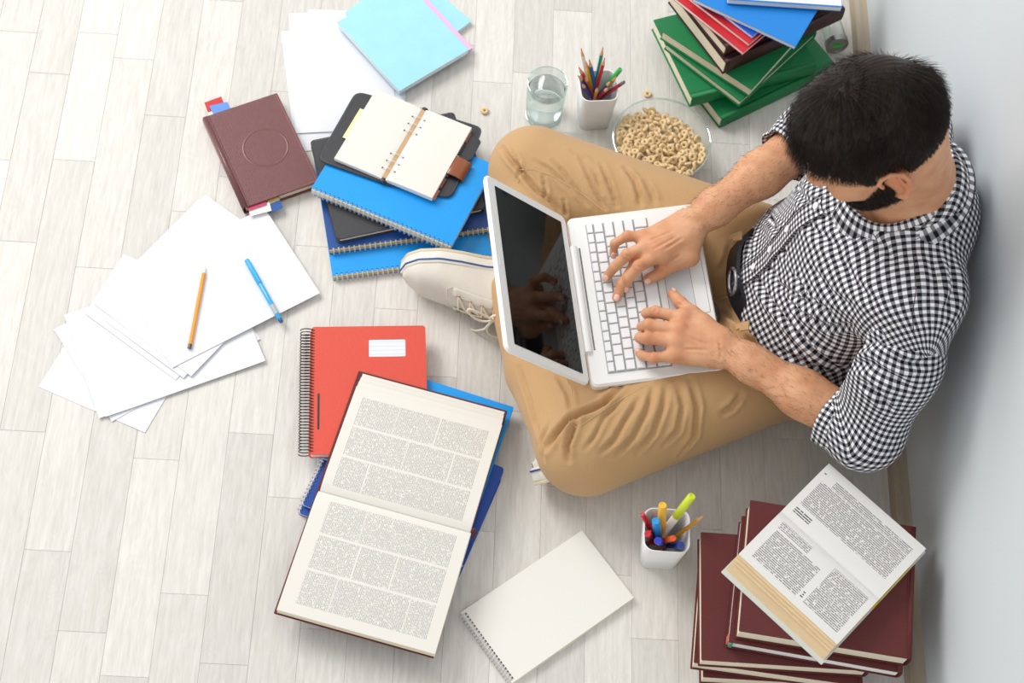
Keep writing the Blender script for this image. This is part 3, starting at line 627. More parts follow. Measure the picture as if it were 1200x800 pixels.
# --- shirt: torso, sleeves, collar, placket, buttons
F = Field((.42, 1.09, .10), (.805, 1.60, .66), .0048)
F.cap((.625, 1.352, .22), (.655, 1.340, .42), .122, .118, .05, flat=((0, 1, 0), 1.42)); F.ell((.640, 1.350, .20), (.150, .185, .075), .05)
F.cap((.69, 1.215, .485), (.69, 1.475, .49), .078, .078, .05); F.cap((.705, 1.337, .50), NB, .10, .085, .05)
F.cap((.70, 1.19, .485), (.698, 1.155, .44), .076, .064, .03); F.cap((.70, 1.49, .485), (.70, 1.535, .44), .078, .070, .03)
F.plane((.55, 0, .168), (.10, 0, -1)); F.plane((.797, 0, 0), (1, 0, 0))
naxis = np.array((-.42, 0, .91)); NCc = np.array((.669, 1.336, .553))
F.cap(NCc-naxis*.03, NCc+naxis*.2, .066, .13, .006, op='s')
V, Q = F.surf(); V = smooth(V, Q, 2)
C3 = lambda *p: cr(820, 280, 3.077, p); C9 = lambda *p: cr(740, 0, 2.58, p)
sl = [(C3((190, 110), (250, 210), (330, 310), (420, 400), (500, 470)), .007, .009), (C3((300, 200), (380, 270), (460, 315), (560, 310)), .006, .006), (C3((230, 60), (290, 170), (380, 220), (470, 260)), .007, .005), (C3((400, 100), (480, 200), (560, 250)), .008, .004), (C3((330, 120), (400, 210), (480, 270)), .006, .005), (C3((290, 400), (370, 440), (470, 480)), .006, .006), (C3((500, 60), (560, 160), (640, 240)), .009, .004),
      (C9((400, 620), (440, 700), (470, 780)), .007, .005), (C9((470, 500), (520, 600), (600, 680)), .008, .004), (C9((370, 660), (365, 720), (352, 780)), .006, .005), (C9((500, 640), (560, 700), (640, 760)), .008, .004), (C9((700, 700), (760, 740), (800, 800)), .006, .003), (C3((840, 60), (850, 160), (830, 250)), .009, .004), (C3((900, 80), (920, 180), (880, 280)), .009, .005)]
V = crease(V, Q, sl)
def faces_keep(V, Q, drop): 
    Q = Q[~drop[Q].all(1)]; used, inv = np.unique(Q, return_inverse=True); return V[used], inv.reshape(-1, 4)
rel = V-NCc; al = rel@naxis; rr = np.linalg.norm(rel-al[:, None]*naxis, axis=1)
bot = (V[:, 2]-.168-(V[:, 0]-.55)*.10) < .006
V, Q = faces_keep(V, Q, ((al > -.028) & (rr < .0685+.32*np.maximum(al, 0)*0+.003) & (al < .2)) | ((V[:, 2] < .185+.1*(V[:, 0]-.55)) & bot))
SHV, SHQ = V.copy(), Q.copy()
def set_uv(me, U):
    lay = me.uv_layers.new(name='UVMap'); vi = np.empty(len(me.loops), np.int32); me.loops.foreach_get('vertex_index', vi); lay.data.foreach_set('uv', U[vi].astype(np.float32).ravel())
def field_uv(V, Q, want, U0, cut=None, iters=260):
    """cloth coordinates whose gradients follow the weave direction, true to length (least squares over the edges)"""
    E = np.concatenate([Q[:, [0, 1]], Q[:, [1, 2]], Q[:, [2, 3]], Q[:, [3, 0]]]); E.sort(1); E = np.unique(E[:, 0].astype(np.int64)*len(V)+E[:, 1]); E = np.stack([E//len(V), E % len(V)], 1)
    N = normals(V, Q); N = smooth(N, Q, 6, .6); N /= np.linalg.norm(N, axis=1)[:, None]+1e-9
    tv = want(V, N); tv = tv-N*(tv*N).sum(1)[:, None]; tv = smooth(tv, Q, 10, .6); tv -= N*(tv*N).sum(1)[:, None]; tv /= np.linalg.norm(tv, axis=1)[:, None]+1e-9; tu = np.cross(tv, N)
    if cut is not None: E = E[~cut(V, E)]
    i, j = E[:, 0], E[:, 1]; e = V[j]-V[i]; n = len(V); out = []
    def lap(x): d = x[j]-x[i]; return np.bincount(j, d, n)-np.bincount(i, d, n)+1e-6*x
    for k, t in enumerate((tu, tv)):
        g = ((t[i]+t[j])*.5*e).sum(1); b = np.bincount(j, g, n)-np.bincount(i, g, n)
        s = 1 if ((U0[j, k]-U0[i, k])*g).sum() >= 0 else -1; b = b*s; x = U0[:, k].copy(); b = b+1e-6*x; r = b-lap(x); p = r.copy(); rs = r@r
        for _ in range(iters):
            Ap = lap(p); a = rs/(p@Ap); x += a*p; r -= a*Ap; rn = r@r
            if rn < 1e-14: break
            p = r+rn/rs*p; rs = rn
        out.append(x)
    return np.stack(out, 1)
def torso_want(V, N):
    c = np.cross(np.array((0, 1., 0)), N); m = np.linalg.norm(c, axis=1)[:, None]; f = np.where((N[:, 0:1] > .2) & (V[:, 2:3] < .4), -1, 1)
    return c*np.where(N[:, 0:1] > 0, 1, 1)+np.array((0, 0, 1.))*.35*(1-m)
def torso_cut(V, E):
    a, b = V[E[:, 0]], V[E[:, 1]]; x = .72; return ((a[:, 0]-x)*(b[:, 0]-x) < 0) & (a[:, 2] < .47)
def torso_uv(V):
    y = V[:, 1]-1.337; a = np.clip(np.abs(y)/.185, 0, .985); u = np.sign(y)*.165*np.arcsin(a)*1.0
    fc, hc, R = .69, .45, .115; f = fc-V[:, 0]; h = V[:, 2]-hc; ang = np.arctan2(-f, np.maximum(h, 1e-4)*1.1)   # -pi/2 front .. +pi/2 back
    v = np.where(h > 0, hc+R*(ang+pi/2), hc-np.hypot(h, 0)*1.04)
    v = np.where((h <= 0) & (f < 0), hc+R*pi-h*1.0, v); return np.stack([u, v], 1)
me = np_mesh('shirt', V, Q); set_uv(me, field_uv(V, Q, torso_want, torso_uv(V), torso_cut)); shirt = mpart(link('shirt', me, 'gingham')); mo = shirt.modifiers.new('thickness', 'SOLIDIFY'); mo.thickness = .0012; mo.offset = 1
def chain_uv(V, P, R0, ref):
    P = [np.array(p) for p in P]; best = np.full(len(V), 1e9); U = np.zeros((len(V), 2)); s = 0
    for i in range(len(P)-1):
        ab = P[i+1]-P[i]; L = np.linalg.norm(ab); ax = ab/L; t = (V-P[i])@ax; tc = np.clip(t, 0 if i else -1, L if i < len(P)-2 else 9); r = V-P[i]-tc[:, None]*ax; d = np.linalg.norm(r, axis=1)
        e1 = ref-ax*np.dot(ref, ax); e1 /= np.linalg.norm(e1); e2 = np.cross(ax, e1); m = d < best-1e-9; best = np.minimum(best, d)
        U[m, 1] = s+tc[m]; U[m, 0] = np.arctan2(r[m]@e2, r[m]@e1)*R0; s += L
    return U
def sleeve(Sh, El, Wr, lo, hi, creases, r0, out):
    d = (Wr-El)/np.linalg.norm(Wr-El); c1 = El+d*.062; F = Field(lo, hi, .0042)
    F.cap(Sh-out*.045+np.array((-.015, 0, -.03)), Sh+(El-Sh)*.38, .064, .066, .03); F.cap(Sh+(El-Sh)*.38, Sh+(El-Sh)*.5, .066, .065, .03); F.cap(Sh+(El-Sh)*.5, El, .065, .061, .03); F.cap(El, c1, .060, .052, .025)
    F.plane(c1+d*.006, d); V, Q = F.surf(); V = smooth(V, Q, 2); V = crease(V, Q, creases)
    V, Q = faces_keep(V, Q, (V-c1)@d > .0015)
    me = np_mesh('sleeve', V, Q); ref = np.array((0, 0, 1.)) if False else np.array((.1, -out[1], -.6)); U0 = chain_uv(V, [Sh, El, c1], .064, -ref); a1 = (El-Sh)/np.linalg.norm(El-Sh); U0_ = U0; set_uv(me, field_uv(V, Q, lambda v, n_: np.where((U0_[:, 1:2] > np.linalg.norm(El-Sh)), d, a1)+0*n_, U0, lambda v, E: np.abs(U0_[E[:, 0], 0]-U0_[E[:, 1], 0]) > .2)); o = link('sleeve', me, 'gingham', shirt); mo = o.modifiers.new('thickness', 'SOLIDIFY'); mo.thickness = .0012
    # rolled cuff: a thick band around the end
    ax = d; e1 = np.cross(ax, (0, 0, 1.)); e1 /= np.linalg.norm(e1); e2 = np.cross(ax, e1); P = []; U = []
    prof = [(-.040, .0575), (-.041, .0605), (-.03, .0625), (-.012, .0615), (.004, .0595), (.008, .0565), (.007, .0530), (.0, .050), (-.02, .050)]
    for i in range(49):
        a = 2*pi*i/48; row = []
        for k, (t, r) in enumerate(prof):
            rr = r*.93+.0022*sin(a*5+t*60)+.0015*sin(a*9+1+t*90); row.append(tuple(c1+ax*(t+.004*sin(a*2))+(e1*cos(a)+e2*sin(a))*rr)); U.append((a*.056, .3+sum(math.hypot(prof[m+1][0]-prof[m][0], prof[m+1][1]-prof[m][1]) for m in range(k))))
        P.append(row)
    mb = MB(); mb.grid(P); mm = mb.mesh('cuff'); set_uv(mm, np.array(U)); link('cuff', mm, 'gingham', o)
    return o
slL = sleeve(SL, EL, WL, (.56, .97, .16), (.82, 1.26, .62), [(C3((770, 100), (780, 190), (765, 270), (772, 345)), .004, .004), (C3((540, 340), (600, 295), (690, 290), (765, 300)), .007, .008), (C3((560, 400), (620, 370), (700, 380), (780, 400)), .007, .006), (C3((540, 450), (620, 450), (700, 500), (760, 540)), .008, .007), (C3((640, 410), (720, 445), (800, 450), (840, 440)), .006, .006), (C3((590, 520), (640, 560), (690, 620)), .006, .006), (C3((850, 340), (830, 400), (790, 440)), .007, .004), (C3((880, 250), (900, 320), (930, 370)), .008, .005)], .076, np.array((0, -1., 0)))
slR = sleeve(SR, ER, WR, (.48, 1.42, .18), (.82, 1.72, .63), [(C9((440, 430), (450, 480), (470, 510)), .006, .006), (C9((410, 445), (430, 480), (440, 530)), .005, .005)], .076, np.array((0, 1., 0)))
for o in (slL, slR): o.matrix_parent_inverse = Matrix()
SB = BVHTree.FromPolygons([tuple(v) for v in SHV], [tuple(int(i) for i in q) for q in SHQ])
# collar
e1 = np.array((-naxis[2], 0, naxis[0])); e1 /= np.linalg.norm(e1); e2 = np.array((0, 1., 0)); P = []; U = []
for i in range(61):
    a = radians(-168)+radians(336)*i/60; b_ = a  # 0 = nape side
    dirv = -e1*cos(a)+e2*sin(a); fr = (1-cos(a))/2; row = []
    for k, (r, h) in enumerate(((.070, -.012), (.0705, .010), (.074, .022), (.079, .024), (.087, .014), (.098, .001), (.110, -.014), (.109, -.018))):
        w = 1+.05*sin(a*3+k)*.4; row.append(tuple(NCc+dirv*(r*w)+naxis*(h+.014+.003*sin(a*4)-.002*fr))); U.append((.2+a*.078, .1+k*.0085))
    P.append(row)
mb = MB(); mb.grid(P); me = mb.mesh('collar', angle=80); set_uv(me, np.array(U)); co = link('collar', me, 'gingham', shirt); mo = co.modifiers.new('thickness', 'SOLIDIFY'); mo.thickness = .0018
mb = MB(); mb.tube([r_[-1] for r_ in P], .0011, 5); mb.build('collar_edge', 'thread_dark', co)
mb = MB(); mb.tube([Vector(r_[-3])+Vector(tuple(naxis*.0016)) for r_ in P], .0004, 4); mb.build('seam', 'thread_dark', co)
for pts in (C3((770, 60), (774, 100), (780, 190), (767, 270), (772, 340)), cr(900, 50, 3.2, [(470, 700), (560, 705), (640, 640), (700, 560)])):
    P_ = on_surface(SB, pts, .0012)
    if len(P_) > 3: mb = MB(); mb.tube(P_, .0007, 4); mb.build('seam', 'thread_dark', shirt)
# placket and buttons
rows_ = []; U = []; s = 0; last = None
for k in range(46):
    z = .50-.0066*k; row = []
    for j, dy in enumerate((-.016, -.0155, 0, .0155, .016)):
        y = 1.338+.0004*k+dy; h = SB.ray_cast(Vector((.2, y, z+.07*0)), Vector((1, 0, 0)))
        p = h[0] if h[0] is not None else Vector((.5, y, z)); row.append(tuple(p+Vector((-.0045 if 0 < j < 4 else .001, 0, .0018)))); U.append((dy+.003, z*1.1+.003))
    rows_.append(row)
R3 = np.array(rows_)
for _ in range(8): R3[1:-1] = R3[1:-1]*.4+(R3[2:]+R3[:-2])*.3
R3[:, :, 0] -= .0012; rows_ = [[tuple(p) for p in r_] for r_ in R3]
mb = MB(); mb.grid(rows_); me = mb.mesh('placket', angle=70); set_uv(me, np.array(U)); link('placket', me, 'gingham', shirt)
for sd in (1, 3):
    mb = MB(); mb.tube([Vector(r[sd])+Vector((-.0006, -.0008 if sd == 1 else .0008, .0003)) for r in rows_], .0009, 4); mb.build('seam', 'thread_dark', shirt)
for k in (1, 13, 24, 34, 43):
    p = Vector(rows_[k][2]); pa = Vector(rows_[max(k-2, 0)][2]); pb = Vector(rows_[min(k+2, 45)][2]); t = (pb-pa).normalized(); n = t.cross(Vector((0, 1, 0))); n = n if n.x < 0 else -n
    mb = MB(); mb.lathe([(0, .0010), (.0035, .0010), (.0040, .0022), (.0056, .0022), (.0060, .0012), (.0056, 0), (0, 0)], 20)
    o = mb.build('button', 'shirt_button', shirt); o.matrix_local = Matrix.Translation(p+n*.0022) @ n.to_track_quat('Z', 'Y').to_matrix().to_4x4()
for c in shirt.children:
    c.matrix_parent_inverse = Matrix()
# --- shoes
def shoe(mirror=1):
    r = bpy.data.objects.new('shoe', None); COL.objects.link(r)
    Ls = .285
    def half(s):   # lateral, medial half widths along the length, s 0 heel..1 toe
        w = np.interp(s, [0, .03, .10, .25, .45, .62, .75, .88, .96, 1], [0, .018, .033, .036, .036, .046, .049, .040, .024, 0]); return w
    def outline(off=0, n=40):
        P = []
        for i in range(n+1): s = (1-cos(pi*i/n))/2; P.append((s*Ls-.0, half(s)+ (.006*sin(pi*s))*mirror*(-1)*0, s))
        pts = [(x, w) for x, w, s in P]+[(x, -w) for x, w, s in reversed(P[1:-1])]
        cx = Ls/2; return [(cx+(x-cx)*(1+off/.14), y*(1+off/.045)+.010*mirror*sin(pi*min(1, x/Ls))) for x, y in pts]
    mb = MB(); mb.slab(outline(.003), 0, .006, ch=.001); mb.build('outsole', 'outsole', r)
    mb = MB(); mb.slab(outline(.003), .005, .030, ch=.003); mb.build('sidewall', 'rubber', r)
    mb = MB(); mb.slab(outline(.0045), .0235, .0265); mb.build('stripe', 'rubber_stripe', r)
    P = []
    for i in range(41):
        s = .015+.975*(1-cos(pi*i/40))/2; w = half(s)*.985; h = np.interp(s, [0, .06, .18, .35, .5, .62, .75, .88, 1], [.060, .072, .075, .078, .072, .058, .046, .036, .012]); row = []
        for k in range(21):
            a = pi*k/20; ca, sa = cos(a), sin(a); row.append((s*Ls, (w*np.sign(ca)*abs(ca)**.75)+.010*mirror*sin(pi*s), .024+h*sa**.8*(1 if s > .3 else 1-.15*abs(ca))))
        P.append(row)
    mb = MB(); mb.grid(P); up_ = mb.build('upper', 'canvas', r, angle=80)
    # lace facing, tongue, eyelets, laces
    def surf(s, a):
        w = half(s)*.985; h = np.interp(s, [0, .06, .18, .35, .5, .62, .75, .88, 1], [.060, .072, .075, .078, .072, .058, .046, .036, .012]); ca, sa = cos(a), sin(a); return Vector((s*Ls, w*np.sign(ca)*abs(ca)**.75+.010*mirror*sin(pi*s), .024+h*sa**.8))
    for sd in (-1, 1):
        P = [[surf(s, pi/2+sd*a)+Vector((0, 0, .0018))+Vector((0, -sd*.0012, 0)) for a in np.linspace(.22, .62+.1*sin(i/11*pi), 6)] for i, s in enumerate(np.linspace(.36, .66, 12))]
        mb = MB(); mb.grid(P); o = mb.build('lace_facing', 'canvas', r); o.modifiers.new('thickness', 'SOLIDIFY').thickness = .0015
        mb = MB(); mb.tube([surf(s, pi/2+sd*.66)+Vector((0, 0, .0012)) for s in np.linspace(.34, .67, 14)]+[surf(.70, pi/2+sd*a)+Vector((0, 0, .0012)) for a in (.5, .3, .1)], .0007, 4); mb.build('stitching', 'lace', up_)
    ey = {}
    for sd in (-1, 1):
        for k, s in enumerate((.40, .475, .55, .625)):
            p = surf(s, pi/2+sd*.36)+Vector((0, -sd*.001, .0035)); ey[(sd, k)] = p; mb = MB(); mb.lathe([(.0018, 0), (.0034, 0), (.0034, .0012), (.0018, .0012), (.0018, 0)], 12); o = mb.build('eyelet', 'eyelet', r, loc=p); o.rotation_euler = (sd*.35*-1, .25, 0)
    for k in range(4):
        a, b = ey[(-1, k)], ey[(1, k)]; m = (a+b)/2+Vector((0, 0, .006)); mb = MB(); mb.tube([a+Vector((0, 0, -.001)), a*.75+b*.25+Vector((0, 0, .005)), m, a*.25+b*.75+Vector((0, 0, .005)), b+Vector((0, 0, -.001))], .0019, 7); mb.build('shoelace', 'lace', r)
        if k < 3: mb = MB(); mb.tube([a, (a+ey[(1, k+1)])/2+Vector((0, 0, .007)), ey[(1, k+1)]], .0018, 7); mb.build('shoelace', 'lace', r)
    kn = (ey[(-1, 0)]+ey[(1, 0)])/2+Vector((.0, 0, .012))
    def loop(dx, dy, dz, big):
        mb = MB(); P = [kn+Vector((big*dx*sin(pi*t)*(1-.15*t)+.012*sin(2*pi*t)*dy*1.5, big*dy*sin(pi*t)+.012*sin(2*pi*t)*dx*1.5, dz*sin(pi*t)+.002)) for t in np.linspace(0, 1, 15)]; mb.tube(P, .0021, 7); mb.build('shoelace', 'lace', r)
    loop(.9, -.5*mirror, .006, .052); loop(-.2, .95, .004, .050); loop(-.25, -.6, .004, .040)
    for q in ((.03, .03, -.0), (-.03, .035, -.0)):
        mb = MB(); mb.tube([kn, kn+Vector((q[0]*.5, q[1]*.8, .006)), kn+Vector((q[0], q[1]*1.5, -.004)), kn+Vector((q[0]*1.4, q[1]*1.9, -.016))], .0019, 7); mb.build('shoelace', 'lace', r)
    mb = MB(); mb.lathe([(0, -.004), (.005, -.003), (.006, 0), (.005, .003), (0, .004)], 10, T=Matrix.Translation(kn)); mb.build('shoelace', 'lace', r)
    mb = MB(); mb.tube([(.055, 0.004, .05), (.06, .002, .10), (.065, 0, .13)], [.034, .034, .038], 18); mb.build('sock', 'sock', r)
    return r
def place_shoe(o, heel, fwd, upv):
    X = Vector(fwd).normalized(); Z = Vector(upv); Z = (Z-X*Z.dot(X)).normalized(); Y = Z.cross(X)
    o.matrix_world = Matrix(((X.x, Y.x, Z.x, heel[0]), (X.y, Y.y, Z.y, heel[1]), (X.z, Y.z, Z.z, heel[2]), (0, 0, 0, 1))); mw = o.matrix_world.copy(); o.parent = man; o.matrix_parent_inverse = Matrix.Translation((-.62, -1.36, 0)); o.matrix_basis = mw
s1 = shoe(1); place_shoe(s1, (.190, 1.452, .056), (-1, .02, -.03), (.02, -1, .12))
s2 = shoe(-1); place_shoe(s2, (.43, 1.125, .052), (-1, -.33, -.05), (0, .9, .35))
# grey sock cuff glimpsed below the laptop

# ------------------------------------------------------------------ books, notebooks, sheets
def rect(q0, q1, q2, z):
    """origin, turn, length along q0-q1, width towards q2, all at height z"""
    a, b, c = at(*q0, z), at(*q1, z), at(*q2, z); d = b-a
    if d.x*(c-a).y-d.y*(c-a).x < 0: a, b = b, a; d = b-a
    L = d.length; w = (d.x*(c-a).y-d.y*(c-a).x)/L
    return a, atan2(d.y, d.x), L, w
def place(name, label, cat, q0, q1, q2, ztop, t, L=None, W=None, group=None):
    o, rz, l, w = rect(q0, q1, q2, ztop); e = empty(name, label, cat, (o.x, o.y, ztop-t), rz, group); return e, L or l, W or w
def closed_book(label, q0, q1, q2, ztop, t, cover, edge='paper_edge', spine='y0', L=None, W=None, over=.003, board=.0026, round_=.004, tilt=None):
    r, L, W = place('book', label, 'book', q0, q1, q2, ztop, t, L, W)
    for nm, z0 in (('back_cover', 0), ('front_cover', t-board)):
        mb = MB(); mb.slab(rrect(0, 0, L, W, .0015, 2), z0, z0+board, ch=.0006); mb.build(nm, cover, r)
    x0, x1, y0, y1 = over, L-over, over, W-over
    if spine == 'y0': y0 = .002
    if spine == 'y1': y1 = W-.002
    if spine == 'x0': x0 = .002
    if spine == 'x1': x1 = L-.002
    mb = MB(); mb.box((x0, y0, board*.9), (x1, y1, t-board*.9)); mb.build('page_block', edge, r, smooth=False)
    n = 9; P = []
    for k in range(n):
        a = -pi/2+pi*k/(n-1); b = -round_*cos(a)*.8-.0004; z = t/2+sin(a)*t/2; P.append((b, z))
    P = [(.006, 0.0)]+P+[(.006, t)]
    def m(u, b, z): return {'y0': (u, b, z), 'y1': (u, W-b, z), 'x0': (b, u, z), 'x1': (L-b, u, z)}[spine]
    EN = L if spine[0] == 'y' else W; mb = MB(); mb.grid([[m(u, b, z) for b, z in P] for u in (.0005, EN*.5, EN-.0005)], flip=spine in ('y1', 'x0')); s = mb.build('spine', cover, r, angle=60); mo = s.modifiers.new('thickness', 'SOLIDIFY'); mo.thickness = .0012; mo.offset = 0
    # hinge groove in the front cover
    g = .009; mb = MB(); a, b = m(.001, g, t+.0001), m(EN-.001, g, t+.0001); mb.tube([a, b], .0006, 4); mb.build('hinge_groove', cover, r)
    return r, L, W
def wires(r, L, y, z, rad, n, mt, m0=.008, part='wire_binding', wr=.0006, tw=.0016):
    mb = MB()
    for i in range(n):
        x = m0+(L-2*m0)*i/(n-1)
        for dx in (-tw/2, tw/2): mb.tube([(x+dx, y+rad*.9*cos(a), z+rad*sin(a)) for a in np.linspace(-2.2, 2.2+0*pi, 9)+pi], wr, 4)
    mb.build(part, mt, r)
    mb = MB()
    for i in range(n): x = m0+(L-2*m0)*i/(n-1); mb.box((x-.0019, y+rad*.3, z+rad*.62), (x+.0019, y+rad*.3+.0032, z+rad*.62+.0004))
    return mb
def wire_notebook(label, q0, q1, q2, ztop, t, cover, edge='paper_edge', n=30, wire='steel', L=None, W=None, corner=.004, name='spiral_notebook', holes=True):
    r, L, W = place(name, label, 'notebook', q0, q1, q2, ztop, t, L, W)
    pb = .0012; i0 = .0
    mb = MB(); mb.slab(rrect(0, i0, L, W, corner), 0, pb); mb.build('back_cover', cover if edge != 'paper' else 'paper_edge_white', r)
    mb = MB(); mb.slab(rrect(.001, i0+.0008, L-.001, W-.001, corner*.8), pb, t-.0006); mb.build('page_block', edge, r)
    if cover: mb = MB(); mb.slab(rrect(0, i0+.0028, L, W, corner), t-.0006, t); mb.build('front_cover', cover, r)
    h = wires(r, L, .002, t/2, t*.5+.0014, n, wire); 
    mb = MB()
    for i in range(n): x = .008+(L-.016)*i/(n-1); mb.box((x-.0017, .0042, t-.0002), (x+.0017, .0076, t+.0003))
    mb.build('punch_holes', 'dark_gap', r, smooth=False)
    return r, L, W
def sheet(label, q0, q1, q2, z, L=None, W=None, curl=.0, seed=0, name='paper_sheet'):
    o, rz, l, w = rect(q0, q1, q2, z); L = L or l; W = W or w; rg = random.Random(seed); a, b, c = rg.uniform(2, 5), rg.uniform(2, 5), rg.uniform(0, 6)
    P = [[(L*i/8, W*j/10, .0005*(1+sin(a*i/8+c)*cos(b*j/10))*.9+curl*(max(0, abs(i/4-1)-.5)**2+max(0, abs(j/5-1)-.5)**2)) for j in range(11)] for i in range(9)]
    mb = MB(); mb.grid(P); s = link(name, mb.mesh(name, False), 'paper', None, (o.x, o.y, z), rz); mo = s.modifiers.new('thickness', 'SOLIDIFY'); mo.thickness = .0002; mo.offset = -1; return tag(s, label, 'paper')

# loose sheets, lower left
sheet('bottom sheet of the left paper heap, its corner sticking out lowest', (45, 453), (170, 507), (146, 296), .0004, W=.297, seed=1)
sheet('white sheet whose left corner peeks out just beneath the large lower sheet', (63, 386), (131, 494), (318, 431), .0018, W=.297, seed=2)
sheet('paper with turned edge just below the lower large sheet of the left heap', (83, 372), (124, 489), (321, 428), .0030, W=.292, curl=.006, seed=9)
sheet('large lower white sheet of the left heap with its corner at lower middle', (75, 369), (116, 490), (322, 424), .0046, W=.297, seed=3)
sheet('lowest sheet of the fan under the pencil', (99, 367), (206, 445), (232, 222), .0064, W=.297, seed=4)
sheet('middle sheet of the fan under the pencil', (104, 362), (215, 443), (236, 224), .0076, W=.297, seed=5)
sheet('upper sheet of the fan under the pencil, just below the topmost', (110, 356), (224, 441), (246, 226), .0088, W=.297, seed=6)
sheet('topmost white sheet of the left heap, pencil and pen lying on it', (139.5, 326), (202, 431), (377, 344), .0101, W=.297, seed=7)
# loose sheets, upper middle
sheet('white sheet farthest left under the light blue exercise books', (329, 37), (345, 168), (452, 25), .0005, L=.29, W=.205, seed=11)
sheet('white sheet under the planner reaching the top edge by the light blue books', (361, 11), (352, 150), (470, 30), .0018, L=.297, W=.20, seed=12)
sheet('topmost white sheet between light blue exercise books and open planner', (338, 16), (346, 160), (462, 104), .0031, L=.29, seed=13)

def pencil_mesh(L, r, mb, T, tip=.018):
    """hexagonal pencil along +x, the point at x = L: painted body 0, wood 1, lead 2"""
    def ring(x, k, n=6): return [(x, k*cos(pi/3*i), k*sin(pi/3*i)) for i in range(n)]
    R = [ring(0, r), ring(L-tip, r), ring(L-tip*.28, r*.32), ring(L, r*.05)]
    for i, mi in ((0, 0), (1, 1), (2, 2)):
        mb[mi].add(R[i]+R[i+1], [(j, (j+1) % 6, 6+(j+1) % 6, 6+j) for j in range(6)]+([tuple(reversed(range(6)))] if i == 0 else []), 0, T)
def aim(a, b):
    d = (Vector(b)-Vector(a)); return Matrix.Translation(a) @ d.to_track_quat('X', 'Z').to_matrix().to_4x4(), d.length
mat('wood_raw', 'd9a877', .7); mat('lead', '3a3a3c', .4)
PM = {}
def paint(h, rough=.3, **k):
    if h not in PM: mat('paint_'+h, h, rough, coat=.3, **k); PM[h] = 'paint_'+h
    return PM[h]
def pencil(label, a, b, col, lead='3a3a3c', r=.0036, group=None, wood='wood_raw', endcol=None):
    T, L = aim(a, b); o = empty('pencil', label, 'pencil', tuple(a)); o.matrix_world = T; ms = [MB(), MB(), MB()]; pencil_mesh(L, r, ms, None)
    ms[0].build('painted_body', paint(col), o, smooth=False); ms[1].build('sharpened_wood', wood, o, smooth=False); ms[2].build('lead', paint(lead), o, smooth=False)
    if endcol: mb = MB(); mb.tube([(-.004, 0, 0), (.004, 0, 0)], r*1.03, 10); mb.build('end_cap', paint(endcol), o)
    return o
a, b = at(222.4, 405.6, .0145), at(240.7, 310, .0145)
pencil('orange pencil lying on the topmost sheet of the left heap', a, b, 'f09a1c', lead='cfcfd2', endcol='5a4a44', wood='cream_flag')
def pen(label, a, b, r, segs, name='pen', cat='pen', clip=None, extra=None):
    """segs: [(x0,x1,k0,k1,colour,part)] as fractions of the length"""
    T, L = aim(a, b); o = empty(name, label, cat, tuple(a)); o.matrix_world = T
    for x0, x1, k0, k1, c, nm in segs:
        mb = MB(); e = min(.0015, (x1-x0)*L*.3); T2 = Matrix.Rotation(pi/2, 4, 'Y'); mb.lathe([(0, x0*L), (k0*r*.85, x0*L), (k0*r, x0*L+e), (k1*r, x1*L-e), (k1*r*.85, x1*L), (k1*r*.55, x1*L), (k1*r*.5, x1*L-.0008), (0, x1*L-.0008)], 16, T=T2)
        fm = mb.mesh(nm); fix_normals(fm); link(nm, fm, paint(c) if len(c) == 6 else c, o)
    if clip: x0, x1, c = clip; mb = MB(); mb.box((x0*L, -.0014, r*.9), (x1*L, .0014, r*1.35)); mb.build('clip', paint(c), o, smooth=False)
    return o, L
o, L = pen('bright blue capped fineliner lying on the left paper heap', at(330, 377.5, .0155), at(289, 304.5, .0155), .0046, [(0, .05, .8, .9, '1c4f86', 'end_plug'), (.05, .62, 1, 1, '2aa7e0', 'barrel'), (.60, 1, 1.12, 1.05, '2aa7e0', 'cap')], clip=(.62, .97, '38b6ea'))
mb = MB(); mb.tube([(L*.13, 0, 0), (L*.27, 0, 0)], .00475, 16); mb.build('label', paint('aab4ba'), o)

# light blue exercise books
def booklet(label, q0, q1, q2, ztop, t, cover, edge='paper_edge_white', L=None, W=None, name='exercise_book', cat='notebook', corner=.001, inner=None):
    r, L, W = place(name, label, cat, q0, q1, q2, ztop, t, L, W)
    mb = MB(); mb.slab(rrect(0, 0, L, W, corner, 3), 0, .0006); mb.build('back_cover', cover, r)
    mb = MB(); mb.slab(rrect(.001, .0008, L-.001, W-.001, corner, 3), .0006, t-.0006); mb.build('page_block', edge, r)
    P = [[(L*i/8, W*j/8, .0006*sin(i*.9+1)*sin(j*.6)*.5+t) for j in range(9)] for i in range(9)]; mb = MB(); mb.grid(P); o = mb.build('front_cover', cover, r, smooth=False); mo = o.modifiers.new('thickness', 'SOLIDIFY'); mo.thickness = .0006; mo.offset = -1; return r, L, W
booklet('light blue exercise book underneath, its right corner farthest right', (480, 80), (404, 15), (557, 28), .010, .010, 'light_blue_cover')
booklet('thin pink exercise book sandwiched between the two light blue ones', (472, 105), (399, 24), (551, 53), .0135, .003, 'pink', 'pink')
booklet('light blue exercise book on top, lying over the white sheets', (468, 107), (395, 26), (547, 56), .025, .0110, 'light_blue_cover')

